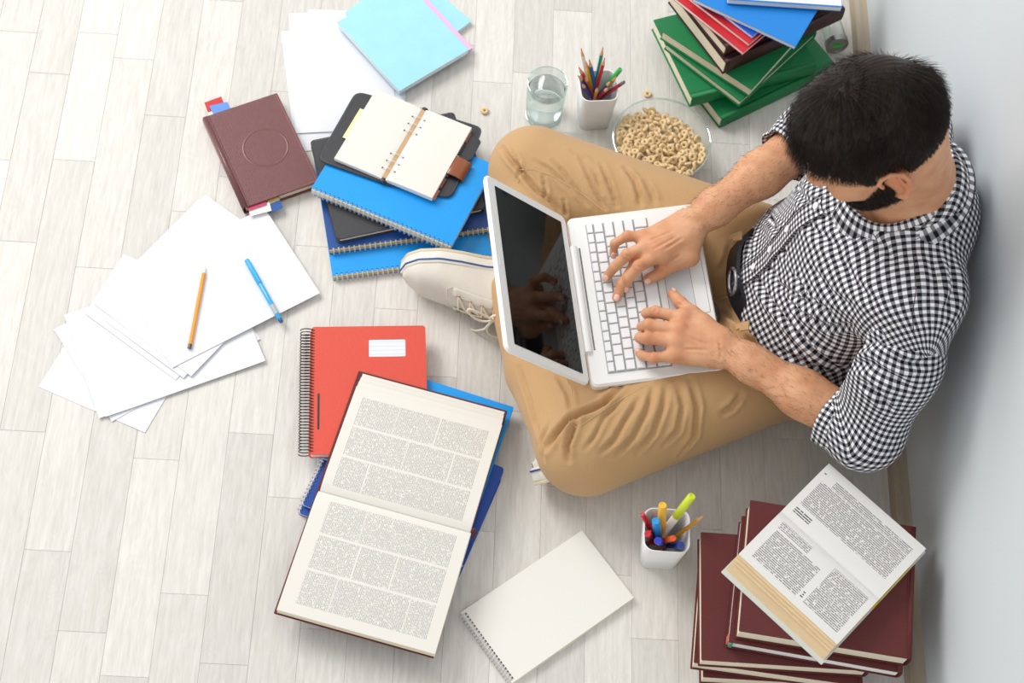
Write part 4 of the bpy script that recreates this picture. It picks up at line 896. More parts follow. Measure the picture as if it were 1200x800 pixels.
# maroon leather notebook with page flags
r, L, W = closed_book('maroon leather notebook with round embossing and coloured page flags', (287, 243), (239, 137), (372, 207), .022, .022, 'maroon_leather', 'paper_edge', over=.004, board=.0035, round_=.004)
mb = MB(); mb.lathe([(.040, 0), (.0412, .0005), (.0425, .0005), (.0440, 0)], 48, T=Matrix.Translation((L*.5, W*.56, .022))); mb.build('embossed_ring', 'maroon_leather', r)
mb = MB()
for x0, y0, x1, y1 in ((.004, .004, .004, W-.004), (L-.004, .004, L-.004, W-.004), (.004, W-.004, L-.004, W-.004)):
    n = int(math.hypot(x1-x0, y1-y0)/.0038)
    for i in range(n): a, b = i/n, (i+.6)/n; mb.tube([(x0+(x1-x0)*a, y0+(y1-y0)*a, .0222), (x0+(x1-x0)*b, y0+(y1-y0)*b, .0222)], .00035, 4)
mb.build('stitching', 'stitch', r)
def flag(c, pts, z, parent, name='page_flag', label=None):
    P = [at(*q, z) for q in pts]; inv = parent.matrix_world.inverted() if False else (Matrix.Translation(parent.location) @ Matrix.Rotation(parent.rotation_euler.z, 4, 'Z')).inverted()
    P = [inv @ p for p in P]; P.append(P[0]+(P[2]-P[1])); lo = P
    mb = MB(); n = 4; mb.add([(p.x, p.y, p.z-.0001) for p in lo]+[(p.x, p.y, p.z+.0001) for p in lo], [(3, 2, 1, 0), (4, 5, 6, 7), (0, 1, 5, 4), (1, 2, 6, 5), (2, 3, 7, 6), (3, 0, 4, 7)]); fm = mb.mesh(name, False); fix_normals(fm); return link(name, fm, c, parent, label=label)
fz = lambda *p: cr(210, 90, 4.706, p)
flag('red_flag', fz((138, 142), (232, 108), (252, 160)), .012, r, label='red page flag'); flag('green_flag', fz((168, 212), (303, 166), (310, 185)), .010, r, label='green page flag'); flag('cream_flag', fz((150, 180), (180, 172), (200, 215)), .011, r, label='cream page flag'); flag('blue_flag', fz((167, 160), (266, 138), (290, 190)), .015, r, label='light blue page flag')
flag('navy_flag', fz((470, 655), (540, 628), (572, 722)), .0145, r, label='navy page flag'); flag('tan_flag', fz((484, 682), (548, 656), (556, 678)), .0149, r, label='tan stripe on the navy flag'); flag('cream_flag', fz((380, 720), (497, 690), (509, 738)), .0165, r, label='cream page flag'); flag('magenta_flag', fz((368, 690), (470, 655), (484, 704)), .0185, r, label='magenta page flag')

# notebooks stacked under the planner
wire_notebook('blue spiral notebook at the very bottom, beside the shoe toe', (390, 325), (577, 301), (383, 262), .013, .013, 'blue_cover', 'tan_flag', n=31, W=.21, corner=.001)
wire_notebook('darker blue spiral notebook second from the bottom, black folder lying on it', (386, 294), (577, 268), (377, 231), .026, .012, 'navy_cover', 'tan_flag', n=31, W=.21, corner=.001)
r, L, W = place('folder', 'black leather folder between the navy and the top blue notebook', 'folder', (395, 281), (569, 244), (360, 165), .042, .015)
mb = MB(); mb.slab(rrect(0, 0, L, W, .008), 0, .002, ch=.0007); mb.build('back_cover', 'black_leather', r)
mb = MB(); mb.slab(rrect(.006, .004, L-.006, W-.006, .003), .002, .012); mb.build('page_block', 'paper_edge_white', r)
mb = MB(); mb.slab(rrect(0, .0, L, W, .008), .012, .015, ch=.001); mb.build('front_cover', 'black_leather', r)
mb = MB()
for i in range(44): x = .01+(L-.02)*i/43; mb.box((x, W-.0045, .0148), (x+.0026, W-.0030, .0154))
mb.build('stitching', 'grey_leather', r, smooth=False)
wire_notebook('bright blue spiral notebook on top of the stack, directly under the open planner', (364, 222), (528, 290), (388, 181), .058, .014, 'blue_cover', 'paper_edge', n=30, W=.20, corner=.001)

# red notebook and the blue ones around the open dictionary
r, L, W = wire_notebook('dark blue spiral notebook lowest under the open dictionary, white page edge showing', (348, 600), (404, 487), (546, 666), .009, .009, 'deep_blue_cover', 'paper_edge_white', n=24, corner=.006, W=.297)
r, L, W = wire_notebook('dark blue spiral notebook second from below under the open dictionary', (352, 590), (406, 478), (541, 655), .019, .009, 'deep_blue_cover', 'paper_edge_white', n=24, corner=.006, W=.297)
mb = MB(); T = Matrix.Translation((L*.42, W*.72, .0093)); mb.box((0, .0, 0), (.0012, .02, .0003), T=T); mb.box((.012, .03, 0), (.0132, .05, .0003), T=T); mb.build('printed_mark', 'blue_flag', r, smooth=False)
booklet('light blue exercise book sticking out at the right below the open dictionary', (412, 417), (602, 477), (586, 545), .027, .007, 'blue_cover', W=.20)
r, L, W = place('spiral_notebook', 'red spiral notebook with a cut-out label window', 'notebook', (361, 533), (363, 383), (487, 378), .042, .014, W=.205)
mb = MB(); mb.slab(rrect(0, .0, L, W, .006), 0, .0010); mb.build('back_cover', 'red_cover', r)
mb = MB(); mb.slab(rrect(.002, .004, L-.0015, W-.002, .004), .001, .013); mb.build('page_block', 'paper_edge_white', r)
def inv_at(e, px_, py_, z): return (Matrix.Translation(e.location) @ Matrix.Rotation(e.rotation_euler.z, 4, 'Z')).inverted() @ at(px_, py_, z)
wa, wb_ = inv_at(r, 432, 418, .042), inv_at(r, 475, 397, .042)
X = [0.0, min(wa.x, wb_.x), max(wa.x, wb_.x), L]; Y = [.003, min(wa.y, wb_.y), max(wa.y, wb_.y), W]
mb = MB()
def frame_slab(X, Y, z0, z1):
    o = rrect(X[0], Y[0], X[3], Y[3], .006, 4); i = rrect(X[1], Y[1], X[2], Y[2], .0025, 4); n = len(o)
    for z, fl in ((z1, 0), (z0, 1)):
        mb.add([(x, y, z) for x, y in o]+[(x, y, z) for x, y in i], [((k, (k+1) % n, n+(k+1) % n, n+k) if not fl else (n+k, n+(k+1) % n, (k+1) % n, k)) for k in range(n)])
    for P, fl in ((o, 0), (i, 1)):
        mb.add([(x, y, z0) for x, y in P]+[(x, y, z1) for x, y in P], [((k, (k+1) % n, n+(k+1) % n, n+k) if not fl else ((k+1) % n, k, n+k, n+(k+1) % n)) for k in range(n)])
frame_slab(X, Y, .0130, .0142); mb.build('front_cover', 'red_cover', r, smooth=False)
mb = MB(); mb.box((X[1]-.002, Y[1]-.002, .0128), (X[2]+.002, Y[2]+.002, .0132)); mb.build('label_paper', 'paper', r, smooth=False)
mb = MB()
for k in range(4): x = X[1]+(X[2]-X[1])*(.15+.23*k); mb.box((x, Y[1], .0132), (x+.0005, Y[2], .01335))
mb.build('label_lines', 'light_blue_cover', r, smooth=False)
sa, sb = inv_at(r, 373, 503, .042), inv_at(r, 374, 461, .042); mb = MB(); mb.box((sa.x, sa.y-.0018, .0141), (sb.x, sa.y+.0018, .0144)); mb.build('slot', 'dark_gap', r, smooth=False)
mb = MB(); P = []; turns = 41
for i in range(turns*14+1):
    t = i/14; P.append((.004+(L-.008)*t/turns, -.004-.0128*cos(2*pi*t), .0075+.0105*sin(2*pi*t)))
mb.tube(P, .00105, 5); mb.tube([P[-1], (P[-1][0]+.003, P[-1][1]+.004, P[-1][2])], .00085, 5); mb.build('wire_coil', 'black_wire', r)
mb = MB()
for i in range(turns): x = .004+(L-.008)*(i+.5)/turns; mb.box((x-.0012, .0065, .0142), (x+.0012, .0090, .0144))
mb.build('punch_holes', 'dark_gap', r, smooth=False)

# ------------------------------------------------------------------ open books with printed pages
def print_material(name, pitch, ink, density, scale, axis=1, paperc='e4e1da'):
    m = bpy.data.materials.new(name); m.use_nodes = True; nt = m.node_tree; b = nt.nodes['Principled BSDF']; L = nt.links
    uv = nt.nodes.new('ShaderNodeUVMap'); uv.uv_map = 'UVMap'; sp = nt.nodes.new('ShaderNodeSeparateXYZ'); L.new(uv.outputs[0], sp.inputs[0])
    def math_(op, a, v=None, c=None):
        n = nt.nodes.new('ShaderNodeMath'); n.operation = op
        if hasattr(a, 'links'): L.new(a, n.inputs[0])
        else: n.inputs[0].default_value = a
        if v is not None: (L.new(v, n.inputs[1]) if hasattr(v, 'links') else setattr(n.inputs[1], 'default_value', v))
        return n.outputs[0]
    row = math_('DIVIDE', sp.outputs[1], pitch); fr = math_('FRACT', row); fl_ = math_('FLOOR', row)
    band = math_('LESS_THAN', math_('ABSOLUTE', math_('SUBTRACT', fr, .5)), .26)
    cx = math_('DIVIDE', sp.outputs[0], scale); cm = nt.nodes.new('ShaderNodeCombineXYZ'); L.new(cx, cm.inputs[0]); L.new(math_('MULTIPLY', fl_, 3.71), cm.inputs[1])
    n = nt.nodes.new('ShaderNodeTexNoise'); n.inputs['Scale'].default_value = 1; n.inputs['Detail'].default_value = 1; L.new(cm.outputs[0], n.inputs['Vector'])
    word = math_('GREATER_THAN', n.outputs[0], density); k = math_('MULTIPLY', band, word)
    mx = nt.nodes.new('ShaderNodeMix'); mx.data_type = 'RGBA'; L.new(k, mx.inputs[0]); mx.inputs[6].default_value = srgb(paperc); mx.inputs[7].default_value = srgb(ink)
    L.new(mx.outputs[2], b.inputs['Base Color']); b.inputs['Roughness'].default_value = .9; b.inputs['Specular IOR Level'].default_value = .2; M[name] = m
print_material('print_small', .0027, 'b2b0ae', .42, .0022); print_material('print_book', .0034, '838183', .40, .0026, paperc='e2e0dd'); print_material('print_heading', .0042, '5a585a', .36, .0028, paperc='e2e0dd')
mat('page', 'e4e1da', .9, spec=.2); mat('page_white', 'e2e0dd', .9, spec=.2)
def page_surface(r, name, x0, x1, prof, sgn, blocks, pagem, along='x', ny=26, thick=.0004, fan=0, zoff=0, printed=('print_small',)):
    """prof(v)->height over the book for distance v (0 spine .. 1 edge, metres given by W); blocks in metres (xa, xb, va, vb, material index)"""
    Wd = prof['W']; xs = {x0, x1}; vs = set(np.linspace(0, Wd, ny))
    for bl in blocks: xs |= {bl[0], bl[1]}; vs |= {bl[2], bl[3]}
    xs = sorted(xs); vs = sorted(vs); P = [[(x, sgn*prof['y'](v), prof['z'](v)+zoff) for v in vs] for x in xs]
    def mi(i, j):
        cx, cv = (xs[i]+xs[i+1])/2, (vs[j]+vs[j+1])/2
        for bl in blocks:
            if bl[0] < cx < bl[1] and bl[2] < cv < bl[3]: return 1+bl[4]
        return 0
    mb = MB(); mb.grid(P, mi=mi, flip=sgn < 0); me = mb.mesh(name); U = np.array([((x, v) if along == 'x' else (v, x)) for x in xs for v in vs]); set_uv(me, U)
    return link(name, me, [pagem]+list(printed), r)
def page_stack(r, name, x0, x1, prof, sgn, m, under=0.003, inset=0.0):
    n = 26; vs = np.linspace(0, prof['W'], n); mb = MB()
    top = [[(x, sgn*prof['y'](v), prof['z'](v)-.0003) for v in vs] for x in (x0, x1)]
    bot = [[(x, sgn*(prof['y'](v)+prof.get('slant', 0)*v/prof['W']), under) for v in vs] for x in (x0, x1)]
    mb.grid(top, flip=sgn < 0); mb.grid(bot, flip=sgn > 0)
    for k in (0, 1): mb.grid([top[k], bot[k]], flip=(k == 1) != (sgn < 0))
    mb.grid([[top[0][-1], bot[0][-1]], [top[1][-1], bot[1][-1]]], flip=sgn > 0)
    me = mb.mesh(name, angle=50); fix_normals(me); return link(name, me, m, r)
# large dictionary: spine along local x, upper page at +y
zs = .068; A, B_ = at(373, 573, zs), at(555, 623, zs); d = B_-A; L = d.length
r = empty('book', 'large open dictionary with dark red cover and dense small print', 'book', (A.x, A.y, .042), atan2(d.y, d.x))
def wide(q, z): v = inv_at(r, *q, z); return abs(v.y)
WU, WLo = wide((503, 474), .062), wide((412, 738), .066)
cl = (inv_at(r, 424, 430, .047), inv_at(r, 597, 486, .047), inv_at(r, 503, 775, .047), inv_at(r, 320, 712, .047)); ymx = (cl[0].y+cl[1].y)/2; ymn = (cl[2].y+cl[3].y)/2; xmn = (cl[0].x+cl[3].x)/2; xmx = (cl[1].x+cl[2].x)/2
mb = MB(); mb.slab(rrect(xmn, .012, xmx, ymx, .002, 2), 0, .0035, ch=.0008); mb.build('front_cover', 'burgundy_cloth', r)
mb = MB(); mb.slab(rrect(xmn, ymn, xmx, -.012, .002, 2), 0, .0035, ch=.0008); mb.build('back_cover', 'burgundy_cloth', r)
mb = MB(); mb.slab(rrect(xmn, -.013, xmx, .013, .002, 2), .0005, .0025); mb.build('spine', 'burgundy_cloth', r)
hU, hL = .024, .026
def prof(W, h, edge, slant=0):
    return dict(W=W, y=lambda v: v, z=lambda v: h-.009*math.exp(-v/.010)+(edge-h)*(v/W)**2.4, slant=slant)
pU, pL = prof(WU, hU, hU-.007, .006), prof(WLo, hL, hL-.006, .0)
page_stack(r, 'page_block', .002, L-.006, pU, 1, 'paper_edge'); page_stack(r, 'page_block', .0, L-.004, pL, -1, 'paper_edge')
def blocks_cols(W, x0, x1, cuts, gaps, m=.014, far=.014):
    out = []; cw = (W-m-far)/cuts
    for c in range(cuts):
        va, vb = m+c*cw, m+(c+1)*cw-.0045; xs = sorted([x0]+[x0+(x1-x0)*g for g in gaps[c]]+[x1])
        for a, b in zip(xs, xs[1:]): out.append((a+.0008, b-.0012, va, vb, 0))
    return out
page_surface(r, 'printed_page', .002, L-.006, pU, 1, blocks_cols(pU['W'], .018, L-.022, 3, [[.22], [.45, .8], [.3, .62]]), 'page', 'x'.replace('x', 'v'), zoff=.0003)
page_surface(r, 'printed_page', .0, L-.004, pL, -1, blocks_cols(pL['W'], .025, L-.022, 3, [[.3], [.33, .62], [.25, .8]]), 'page', 'v', zoff=.0003)
# a few leaves lifting behind the upper page
for k in range(3):
    q = dict(W=WU+(ymx-.004-WU)*(k+1)/3, y=lambda v: v, z=(lambda k: (lambda v: hU-.003-.003*k-.006*math.exp(-v/.010)+(-.009-.003*k)*(v/WU)**2.4*.5))(k)); o = page_surface(r, 'leaf', .003, L-.007-.001*k, q, 1, [], 'page', 'v')
mb = MB(); mb.tube([(L+.001, -.004, .010), (L+.002, .002, .018), (L-.002, .006, .0225)], .003, 8); mb.build('headband', 'burgundy_cloth', r)

# open planner
zs = .074; A, B_ = at(449, 209, zs), at(497, 127, zs); d = B_-A; L = d.length
r = empty('planner', 'open black ring planner with blank pages and a brown strap on the blue notebooks', 'planner', (A.x, A.y, .0605), atan2(d.y, d.x))
def iv(q, z): return inv_at(r, *q, z)
c1, c2, c3, c4 = iv((371, 188), .062), iv((417, 107), .062), iv((567, 150), .062), iv((529, 233), .062)
PLm = [iv(q, .072) for q in ((395, 187), (433, 110))]; PRm = [iv(q, .074) for q in ((553, 142), (514, 226))]
for nm, pts in (('left_cover', [(c1.x, c1.y), (0-.004, .006), (L+.006, .006), (c2.x, c2.y)]), ('right_cover', [(-.004, -.006), (c4.x, c4.y), (c3.x, c3.y), (L+.006, -.006)])):
    # rounded outer corners
    out = []
    for i, p in enumerate(pts):
        p = Vector(p); a = Vector(pts[i-1]); b = Vector(pts[(i+1) % 4]); rad = .018 if abs(p.y) > .03 else .002
        u, v = (a-p).normalized()*rad, (b-p).normalized()*rad
        for t in np.linspace(0, 1, 6): out.append(tuple((p+u)*(1-t)**2+p*2*t*(1-t)+(p+v)*t*t))
    ar = sum(out[i][0]*out[(i+1) % len(out)][1]-out[(i+1) % len(out)][0]*out[i][1] for i in range(len(out)))
    if ar < 0: out.reverse()
    mb = MB(); mb.slab(out, 0, .0035, ch=.001); cov = mb.build(nm, 'black_leather', r)
    mb = MB(); cx = sum(p[0] for p in out)/len(out); cy = sum(p[1] for p in out)/len(out); mb.tube([(cx+(x-cx)*.965, cy+(y-cy)*.965, .0037) for x, y in out], .0004, 4, closed=True); mb.build('stitching', 'grey_leather', cov)
mb = MB(); mb.tube([(-.004, 0, .003), (L+.006, 0, .003)], .0065, 10); mb.build('spine', 'black_leather', r)
mb = MB(); mb.box((.004, -.0045, .008), (L-.002, .0045, .0105)); mb.build('ring_bar', paint('c3a27c'), r, smooth=False)
wl_, wr_ = (abs(PLm[0].y)+abs(PLm[1].y))/2, (abs(PRm[0].y)+abs(PRm[1].y))/2
pl_, pr_ = dict(W=wl_-.004, y=lambda v: v+.004, z=lambda v: .0105-.002*math.exp(-v/.008)+.001*sin(v*25)), dict(W=wr_-.004, y=lambda v: v+.004, z=lambda v: .0130-.003*math.exp(-v/.008)+.001*sin(v*25))
x0, x1 = .001, L
page_stack(r, 'page_block', x0, x1, pl_, 1, 'paper_edge_white', .0036); page_stack(r, 'page_block', x0, x1, pr_, -1, 'paper_edge_white', .0036)
page_surface(r, 'blank_page', x0, x1, pl_, 1, [], 'page', 'v', zoff=.0003)
page_surface(r, 'ruled_page', x0, x1, pr_, -1, [(x1*f, x1*f+.0004, .008, wr_-.014, 0) for f in (.15, .27, .39, .51, .63, .75, .87)], 'page', 'v', zoff=.0003, printed=('paper_edge_white',))
for f in (.13, .23, .33, .66, .76, .86):
    mb = MB(); mb.tube([(L*f, .0135*cos(a), .0115+.0055*sin(a)) for a in np.linspace(-.2, pi+.2, 12)], .0007, 6); mb.build('ring', 'steel', r)
    for s_ in (-1, 1): mb = MB(); mb.lathe([(0, 0), (.0016, 0), (.0016, .0003), (0, .0003)], 10, T=Matrix.Translation((L*f, s_*.0128, .0108 if s_ > 0 else .0130))); mb.build('punch_hole', 'dark_gap', r)
for k, c in enumerate(('red_flag', 'brown_strap', 'grey_leather', 'paper', 'black_leather', 'brown_strap')):
    mb = MB(); mb.box((x1*(.02+.16*k), -wr_-.0045, .006), (x1*(.15+.16*k), -wr_+.003, .0066+.0003*k)); mb.build('divider_tab', 'paint_c06a3a' if c == 'red_flag' and paint('c06a3a') else c, r, smooth=False)
mb = MB(); mb.box((x1*.30, wl_-.004, .006), (x1*.72, wl_+.009, .0066)); mb.build('pocket_note', 'yellow_flag', r, smooth=False)
# strap wrapped over the right cover
P = []; sx0, sx1 = L*.36, L*.60
yo = -(abs(c3.y)+abs(c4.y))/2
for t, (y, z) in enumerate(((yo+.028, .0045), (yo+.027, .010), (yo+.018, .0125), (yo+.004, .012), (yo-.006, .009), (yo-.009, .004), (yo-.006, -.0015), (yo+.01, -.002))): P.append([(sx0, y, z), (sx0+.002, y, z+.0006), (sx1-.002, y, z+.0006), (sx1, y, z)])
mb = MB(); mb.grid(P); me = mb.mesh('strap', angle=60); fix_normals(me); o = link('strap', me, 'brown_strap', r); mo = o.modifiers.new('thickness', 'SOLIDIFY'); mo.thickness = .0022; mo.offset = 0
mb = MB(); mb.slab(rrect(L*.62, yo-.004, L*.93, yo+.03, .008), .0035, .0065, ch=.001); mb.build('pen_loop', 'black_leather', r)

# blank sketch pad, bottom
r, L, W = wire_notebook('blank white wire-bound sketch pad on the floor at the bottom edge', (539, 717), (600, 801), (682, 620), .012, .012, None, 'paper_cream', n=22, corner=.001, W=None)
for c in list(r.children):
    if c.name.startswith('back_cover'): c.data.materials.clear(); c.data.materials.append(M['paper_edge'])
    if c.name.startswith('punch'): c.data.materials.clear(); c.data.materials.append(M['burgundy_cloth'])

# ------------------------------------------------------------------ dark red books, lower right
closed_book('lowest dark red book of the stack by the wall, mostly outside the frame', (824, 793), (1040, 806), (826, 650), .040, .040, 'burgundy_cloth', 'paper_edge', spine='x1', L=.26, W=.2)
closed_book('dark red book second from the bottom of the lower right stack', (813, 776), (1005, 803), (818, 636), .079, .038, 'burgundy_cloth', 'paper_edge', spine='y1')
closed_book('dark red book third from the bottom, its left half uncovered', (822, 773), (1018, 786), (821, 623), .117, .036, 'burgundy_cloth', 'paper_edge', spine='x1')
r, L, W = closed_book('dark red book second from the top of the lower right stack', (854, 752), (1056, 788), (871, 604), .149, .030, 'burgundy_cloth', 'paper_edge_white', spine='x1')
mb = MB(); mb.box((-.0006, .004, .004), (.003, .016, .022)); mb.build('endpaper', paint('e8907c'), r, smooth=False); mb = MB(); mb.box((.0032, -.0006, .006), (.008, .003, .022)); mb.build('endpaper', paint('3fae8c'), r, smooth=False)
closed_book('topmost closed dark red book, right under the open book', (866, 739), (1067, 772), (877, 585), .190, .039, 'burgundy_cloth', 'paper_edge', spine='x1')
# open book on top: spine along local x
zs = .223; A, B_ = at(916, 598, zs), at(1031, 701, zs); d = B_-A; L = d.length
r = empty('book', 'open pale book with printed pages on top of the dark red books', 'book', (A.x, A.y, .1905), atan2(d.y, d.x))
wR, wLf = wide((1026, 590), .216), wide((923, 702), .222)
pR = dict(W=wR, y=lambda v: v, z=lambda v: .030-.004*math.exp(-v/.008)-.006*(v/wR)**2, slant=.004); pLf = dict(W=wLf, y=lambda v: v, z=lambda v: .033-.006*math.exp(-v/.008)-.001*(v/wLf)**2, slant=.022)
mat('pale_cover', 'c9cdc8', .4); mat('yellow_cover', 'd9c520', .5)
mb = MB(); mb.slab(rrect(-.003, .008, L+.003, wR+.006, .001, 2), 0, .002); mb.build('back_cover', 'pale_cover', r)
mb = MB(); mb.slab(rrect(-.003, -wLf-.030, L+.003, -.008, .001, 2), 0, .002); mb.build('front_cover', 'pale_cover', r)
mb = MB(); mb.slab(rrect(-.003, -.009, L+.003, .009, .001, 2), .0003, .0015); mb.box((L+.0005, .008, .002), (L+.0022, wR*.72, .010)); mb.build('spine', 'yellow_cover', r)
page_stack(r, 'page_block', 0, L, pR, 1, 'paper_edge_white', .002); page_stack(r, 'page_block', 0, L, pLf, -1, 'paper_edge_tan', .002)
page_surface(r, 'printed_page', 0, L, pR, 1, [(.012, .045, .014, .026, 1), (.012, L-.014, .032, wR-.034, 0), (.030, L-.014, wR-.032, wR-.016, 0), (.006, .010, wR-.020, wR-.017, 1)], 'page_white', 'x', zoff=.0003, printed=('print_book', 'print_heading'))
page_surface(r, 'printed_page', 0, L, pLf, -1, [(.014, .075, .012, .026, 0), (.016, L*.53, .030, wLf-.012, 0), (L*.60, L-.012, .012, wLf-.014, 0), (L*.55, L*.575, wLf-.030, wLf-.016, 1)], 'page_white', 'x', zoff=.0003, printed=('print_book', 'print_heading'))
for k in range(3):
    q = dict(W=wLf+.004+.004*k, y=lambda v: v, z=(lambda k: (lambda v: .0320-.0022*k-.006*math.exp(-v/.008)-(.002+.002*k)*(v/wLf)**3))(k)); page_surface(r, 'leaf', .001, L-.001, q, -1, [], 'paper_edge_tan', 'v')

# ------------------------------------------------------------------ green and brown books, upper right
closed_book('lowest green book of the upper stack, its corner nearest the head', (845, 139), (979, 75), (790, 66), .031, .031, 'green_cloth', 'paper_edge', W=.19)
closed_book('green book second from the bottom with its spine facing the bowl', (810, 114), (957, 75), (763, 24), .064, .031, 'green_cloth', 'paper_edge')
closed_book('green book third from the bottom, pale page edges facing the bowl', (868, 119), (779, 51), (962, 42), .084, .018, 'green_cloth', 'paper_edge', spine='y1')
closed_book('topmost green book, under the dark brown books', (881, 105), (775, 36), (975, 24), .112, .026, 'green_cloth', 'paper_edge', spine='y1')
closed_book('lower dark brown book of the upper stack with a tall brown spine', (850, 73), (990, 9), (780, -8), .150, .036, 'brown_cloth', 'paper_edge')
closed_book('upper dark brown book of the upper stack, below the red notebooks', (850, 55), (985, -12), (790, -15), .178, .026, 'brown_cloth', 'paper_edge')
mat('bright_red', 'c8202c', .4); mat('royal_blue', '0d56c8', .35); mat('sky_blue_gloss', '1282d8', .35)
booklet('white-edged red exercise book lying right on the brown books', (871, 62), (788, -4), (903, 38), .186, .007, 'bright_red')
booklet('second red exercise book from the bottom, turned a little', (878, 52), (800, -8), (912, 27), .194, .007, 'bright_red')
booklet('royal blue exercise book between the red ones and the large blue one', (882, 43), (815, -8), (915, 18), .202, .007, 'royal_blue')
booklet('large bright blue exercise book overhanging the upper stack', (932, 55), (812, -1), (962, -3), .212, .008, 'sky_blue_gloss', W=.16)
mat('graph_paper', 'eceff4', .9)
r, L, W = booklet('open graph-paper pad with blue edge on top of the upper stack', (987, 9), (853, 0), (994, -60), .226, .011, 'sky_blue_gloss')
mb = MB(); mb.slab(rrect(.001, .003, L-.001, W-.002, .001, 2), .0112, .0125); g = mb.build('top_page', 'graph_paper', r)
mb = MB()
for i in range(1, 38):
    x = L*i/38; mb.box((x, .004, .0125), (x+.0003, W-.003, .01255))
for j in range(1, 16): y = W*j/16; mb.box((.002, y, .0125), (L-.002, y+.0003, .01255))
mb.build('grid_lines', paint('c3cbe6'), g, smooth=False)

# ------------------------------------------------------------------ glass, jar, bowl, cups
def glass_mat(name, col=(1, 1, 1), ior=1.47, rough=0):
    m = bpy.data.materials.new(name); m.use_nodes = True; b = m.node_tree.nodes['Principled BSDF']; b.inputs['Base Color'].default_value = (*col, 1); b.inputs['Transmission Weight'].default_value = 1; b.inputs['IOR'].default_value = ior; b.inputs['Roughness'].default_value = rough; M[name] = m
def thin_glass(name, tint, edge):
    m = bpy.data.materials.new(name); m.use_nodes = True; nt = m.node_tree; L = nt.links; nt.nodes.remove(nt.nodes['Principled BSDF']); out = nt.nodes['Material Output']
    t = nt.nodes.new('ShaderNodeBsdfTransparent'); g = nt.nodes.new('ShaderNodeBsdfGlossy'); g.inputs['Roughness'].default_value = .02; g.inputs['Color'].default_value = (1, 1, 1, 1)
    lw = nt.nodes.new('ShaderNodeLayerWeight'); lw.inputs['Blend'].default_value = .5; r = nt.nodes.new('ShaderNodeValToRGB'); L.new(lw.outputs['Facing'], r.inputs[0]); e = r.color_ramp.elements; e[0].color = (*tint, 1); e[1].color = (*edge, 1); e[0].position = .35; L.new(r.outputs[0], t.inputs[0])
    pw = nt.nodes.new('ShaderNodeMath'); pw.operation = 'POWER'; L.new(lw.outputs['Facing'], pw.inputs[0]); pw.inputs[1].default_value = 3.5; f = nt.nodes.new('ShaderNodeMath'); f.operation = 'MULTIPLY_ADD'; f.inputs[1].default_value = .55; f.inputs[2].default_value = .045; L.new(pw.outputs[0], f.inputs[0]); mx = nt.nodes.new('ShaderNodeMixShader'); L.new(f.outputs[0], mx.inputs[0]); L.new(t.outputs[0], mx.inputs[1]); L.new(g.outputs[0], mx.inputs[2]); L.new(mx.outputs[0], out.inputs[0]); M[name] = m
thin_glass('clear_glass', (.975, .985, .985), (.72, .83, .81)); glass_mat('water', (.985, 1, 1), 1.33)
g = empty('drinking_glass', 'clear glass of water standing left of the pencil cup', 'glass', (.1565, 1.832, 0))
mb = MB(); mb.lathe([(0, .0005), (.033, .0005), (.0355, .003), (.0368, .03), (.0385, .104), (.0380, .105), (.0374, .104), (.0355, .03), (.0335, .014), (.030, .012), (0, .012)], 48); me = mb.mesh('tumbler', angle=60); fix_normals(me); link('tumbler', me, 'clear_glass', g)
mb = MB(); mb.lathe([(0, .0122), (.0290, .0122), (.0326, .0150), (.0348, .03), (.0362, .083), (.0352, .0842), (0, .0842)], 48); me = mb.mesh('water', angle=30); fix_normals(me); link('water', me, 'water', g)
b_ = empty('bowl', 'clear glass bowl of ring cereal between thigh and green books', 'bowl', (.3785, 1.742, 0))
mb = MB(); mb.lathe([(0, .001), (.040, .001), (.043, .004), (.048, .006), (.072, .026), (.086, .050), (.0925, .068), (.0945, .072), (.0935, .0735), (.0912, .072), (.083, .050), (.069, .028), (.046, .0095), (0, .0085)], 64); me = mb.mesh('glass_wall', angle=60); fix_normals(me); link('glass_wall', me, 'clear_glass', b_)
thin_glass('glass_rim', (.80, .88, .86), (.50, .66, .62)); M['glass_rim'].node_tree.nodes['Math.001'].inputs[2].default_value = .22
for e_, R_r, z_, w_, nm in ((b_, .0930, .0722, .0019, 'rim'), (b_, .0440, .0035, .0022, 'foot_ring'), (g, .0380, .1045, .0010, 'rim'), (g, .0345, .0030, .0018, 'foot_ring')):
    mb = MB(); mb.tube([(R_r*cos(2*pi*k/72), R_r*sin(2*pi*k/72), z_) for k in range(72)], w_, 8, closed=True); me = mb.mesh(nm); fix_normals(me); link(nm, me, 'glass_rim', e_)
mat('cereal', 'e0c496', .75, noise=.12, nscale=300, bump=.7, bscale=500)
def ring_mesh(seed):
    rg = random.Random(seed); mb = MB(); P = []; R, r = .0050, .0034
    for i in range(14):
        a = 2*pi*i/14; k = 1+rg.uniform(-.07, .07); P.append([((R*k+r*cos(t))*cos(a), (R*k+r*cos(t))*sin(a)*1.03, r*.92*sin(t)) for t in [2*pi*j/8 for j in range(8)]])
    P.append(P[0]); mb.grid(P, wrap=True, flip=True); me = mb.mesh('cereal_ring', angle=180); fix_normals(me); me.materials.append(M['cereal']); return me
RMs = [ring_mesh(k) for k in range(5)]
def interior(rr):   # inner glass height at radius
    return np.interp(rr, [0, .046, .069, .083, .0912], [.0085, .0095, .028, .050, .072])
def heap(x, y):
    u = x*-.25+y*-.15; back = math.exp(-((x+.0)**2+(y-.030)**2)/.0009)*.010
    return .043+.10*(-.35*(x*.55+.0)-.25*max(0, y)*1.6)*1.0+back-.30*max(0, (x*.65+y*.75)-.034)+.014
rg = random.Random(3); pts = []; tries = 0
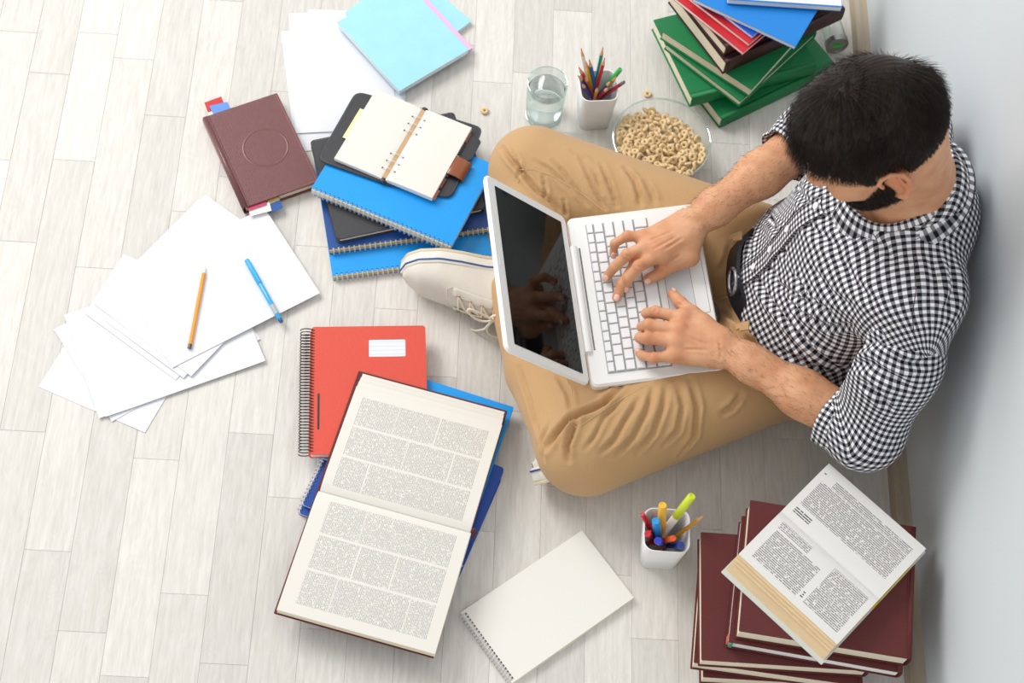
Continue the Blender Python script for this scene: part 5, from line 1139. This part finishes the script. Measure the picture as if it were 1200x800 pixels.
while len(pts) < 285 and tries < 60000:
    tries += 1; x, y = rg.uniform(-.088, .088), rg.uniform(-.088, .088); rr = math.hypot(x, y)
    top = heap(x, y); lo = interior(rr)+.0045
    if top < lo or rr > .083: continue
    z = top-rg.choice((0, 0, .004, .010))*rg.random(); z = max(z, lo)
    if any((x-a)**2+(y-b)**2+((z-c)*1.1)**2 < .0112**2 for a, b, c in pts): continue
    pts.append((x, y, z))
GR = 'cereal rings in the glass bowl'
for i, (x, y, z) in enumerate(pts):
    o = link('cereal_ring', RMs[i % 5], None, None, (.3785+x, 1.742+y, z)); o.rotation_euler = (rg.gauss(0, .55), rg.gauss(0, .55), rg.uniform(0, 6)); tag(o, 'small beige cereal ring heaped with others in the glass bowl', 'cereal', GR)
q = at(568, 130, .0025); o = link('cereal_ring', RMs[1], None, None, (q.x, q.y, .0026)); tag(o, 'single cereal ring alone on the floor between planner and water glass', 'cereal')
q = at(759, 116, .003); o = link('cereal_ring', RMs[2], None, None, (q.x, q.y+.012, .0026)); tag(o, 'single cereal ring on the floor behind the far rim of the bowl', 'cereal')
mat('cup_plastic', 'eef0f3', .35)
def cup(label, x, y, rz, top=.0375, bot=.030, h=.11):
    o = empty('pen_cup', label, 'cup', (x, y, 0), rz); P = []
    for k, z, rad in ((bot-.002, 0, .012), (bot, .002, .013), ((bot+top)/2, h/2, .015), (top, h-.001, .017), (top-.0006, h, .0168), (top-.0020, h, .0160), (top-.0026, h-.001, .0158), ((bot+top)/2-.0026, h/2, .013), (bot-.0026, .003, .011)):
        P.append([(a, b, z) for a, b in rrect(-k, -k, k, k, rad, 6)])
    mb = MB(); mb.grid(P, wrap=True, flip=True); n = len(P[0]); mb.f.append(tuple(range((len(P)-1)*n, len(P)*n))); mb.m.append(0); mb.f.append(tuple(reversed(range(n)))); mb.m.append(0)
    me = mb.mesh('cup_body', angle=50); fix_normals(me); link('cup_body', me, 'cup_plastic', o); return o
cup('white plastic cup of coloured pencils beside the water glass', .2535, 1.833, .12, .0365, .030, .105); cup('white plastic cup of pens and highlighters beside the dark red books', .3735, .9415, -.02, .0385, .031, .105)
def stick(tip, z, cx, cy, ox, oy, hh=.006): return Vector((cx+ox, cy+oy, hh)), at(*tip, z)
CT = (.2535, 1.833); GP = None
def tp(label, tip, z, o, col, **k): a, b = stick(tip, z, *CT, *o); return pencil(label+' in the cup by the water glass', a, b, col, **k)
tp('white-painted pencil with brown point', (681, 56), .165, (.004, -.004), 'e6e2de', lead='8a4a34')
tp('teal pencil standing tallest at the back', (706.7, 55), .165, (-.008, .004), '12948a', lead='12605a')
tp('large red pencil leaning right', (709, 67), .160, (-.010, -.006), 'c4202a', lead='b01c20', r=.0038)
tp('yellow pencil', (686.6, 71), .150, (.010, .0), 'e8c818', lead='c8a010')
tp('blue pencil leaning left behind the yellow one', (690.5, 69), .155, (.016, -.004), '1c62b8', lead='1c4a98')
tp('short red pencil leaning far left', (678, 78), .145, (.02, .006), 'd02a2a', lead='b02020')
tp('brown pencil at the left front', (685, 88), .135, (.016, .004), '9a5a30', lead='6a3a20')
tp('purple pencil at the left front corner', (681, 97), .128, (.018, .012), '4c3a9c', lead='3a2a80')
tp('navy pencil leaning farthest left', (677, 88), .135, (.022, .014), '20408c', lead='1a2a60')
tp('orange pencil with its point towards the front', (700.5, 102), .125, (-.004, .012), 'e08a28', lead='d07818')
tp('wine red pencil at the front', (713.5, 102), .125, (-.014, .014), '9a3048', lead='b07060')
tp('ochre pencil leaning right', (724, 88), .135, (-.018, .008), 'b8863a', lead='805020')
tp('violet pencil between the wine red and ochre ones', (716.5, 94), .130, (-.014, .008), '5a3a8c', lead='48307c')
a, b = stick((731.5, 96), .132, *CT, -.02, .012); pen('dark red pencil with grey blunt end leaning far right in the pencil cup', a, b, .0036, [(0, .93, 1, 1, 'a02838', 'painted_body'), (.93, 1, 1, .9, '6a7078', 'end_cap')], name='pencil', cat='pencil')
a, b = stick((727, 81), .145, *CT, -.02, .0); pen('green felt pen leaning right out of the pencil cup', a, b, .0048, [(0, .6, 1, 1, '2aa84a', 'barrel'), (.6, 1, 1.1, 1.0, '3cb85a', 'cap')])
CBt = (.3735, .9415)
def bp_(tip, z, o): return stick(tip, z, *CBt, *o)
a, b = bp_((752.5, 602), .125, (.016, -.014)); pen('thin red pen leaning far left in the lower cup', a, b, .0042, [(0, .8, 1, 1, 'c41c2c', 'barrel'), (.8, 1, 1.05, 1.0, 'd02434', 'end_plug')])
a, b = bp_((768.5, 610), .142, (.004, -.004)); pen('bright blue marker with round cap in the lower cup', a, b, .0068, [(0, .55, .9, .95, '1c6ec0', 'barrel'), (.55, 1, 1.05, 1, '1c92e0', 'cap')])
a, b = bp_((776.7, 591.5), .155, (.0, -.012)); pen('yellow highlighter at the back of the lower cup', a, b, .0075, [(0, .5, .9, .95, 'e8c450', 'barrel'), (.5, 1, 1, .95, 'f0bc38', 'cap')])
a, b = bp_((811, 581), .180, (-.020, -.008)); pen('white marker with lime green cap sticking out highest', a, b, .0068, [(0, .66, 1, 1, 'ece6de', 'barrel'), (.66, 1, 1.08, 1.0, 'd4e63c', 'cap')])
a, b = bp_((826, 603), .150, (-.022, -.016)); pencil('ochre pencil leaning far right in the lower cup', a, b, 'c8901c', lead='b08a20')
a, b = bp_((789.5, 630.5), .125, (-.022, .010)); pen('orange felt pen lying low in the lower cup', a, b, .0050, [(0, .7, 1, 1, 'e0481c', 'barrel'), (.7, 1, 1.05, 1, 'f06418', 'cap')])
a, b = bp_((759, 625), .118, (-.006, .016)); pen('red pen with long clip at the left of the lower cup', a, b, .0058, [(0, .6, 1, 1, 'b81c24', 'barrel'), (.6, 1, 1.05, 1, 'cc242c', 'cap')], clip=(.62, .98, 'b01a22'))
a, b = bp_((771, 633.5), .128, (.012, .010)); pen('violet blue marker at the front of the lower cup', a, b, .0066, [(0, .6, .95, 1, '2c3490', 'barrel'), (.6, 1, 1.05, 1, '2438c0', 'cap')])
a, b = bp_((798.5, 638.7), .122, (.004, .012)); pen('navy blue marker at the right front of the lower cup', a, b, .0062, [(0, .6, .95, 1, '16306c', 'barrel'), (.6, 1, 1.05, 1, '1a3c90', 'cap')])
# jar lying by the wall, lid towards the camera
c = at(981, 54, .024); j = empty('jar', 'small clear glass jar lying by the baseboard, green sticker on its lid', 'jar', (c.x, c.y, .0))
T = Matrix.Translation((0, 0, .0245)) @ Matrix.Rotation(radians(-90), 4, 'X') @ Matrix.Rotation(radians(0), 4, 'Z')
j.rotation_euler = (0, 0, radians(10))
mb = MB(); mb.lathe([(0, .004), (.019, .004), (.0215, .012), (.0225, .02), (.0225, .070), (.020, .075), (0, .075), (0, .072), (.019, .072), (.0208, .068), (.0208, .02), (.018, .008), (0, .007)], 32, T=T); me = mb.mesh('glass_body', angle=60); fix_normals(me); link('glass_body', me, 'clear_glass', j)
mb = MB(); mb.lathe([(0, .0), (.018, .0), (.0185, -.001), (.0225, -.001), (.0235, 0), (.0235, .011), (.0225, .012), (0, .012)], 32, T=T); me = mb.mesh('lid', angle=40); fix_normals(me); mat('lid_metal', '9c9e9a', .28, metal=1); lidj = link('lid', me, 'lid_metal', j)
mb = MB(); mb.slab(rrect(-.009, -.006, .009, .003, .002, 3), -.0012, -.0002, T=T); me = mb.mesh('sticker'); fix_normals(me); link('sticker', me, paint('2ad02a'), lidj)
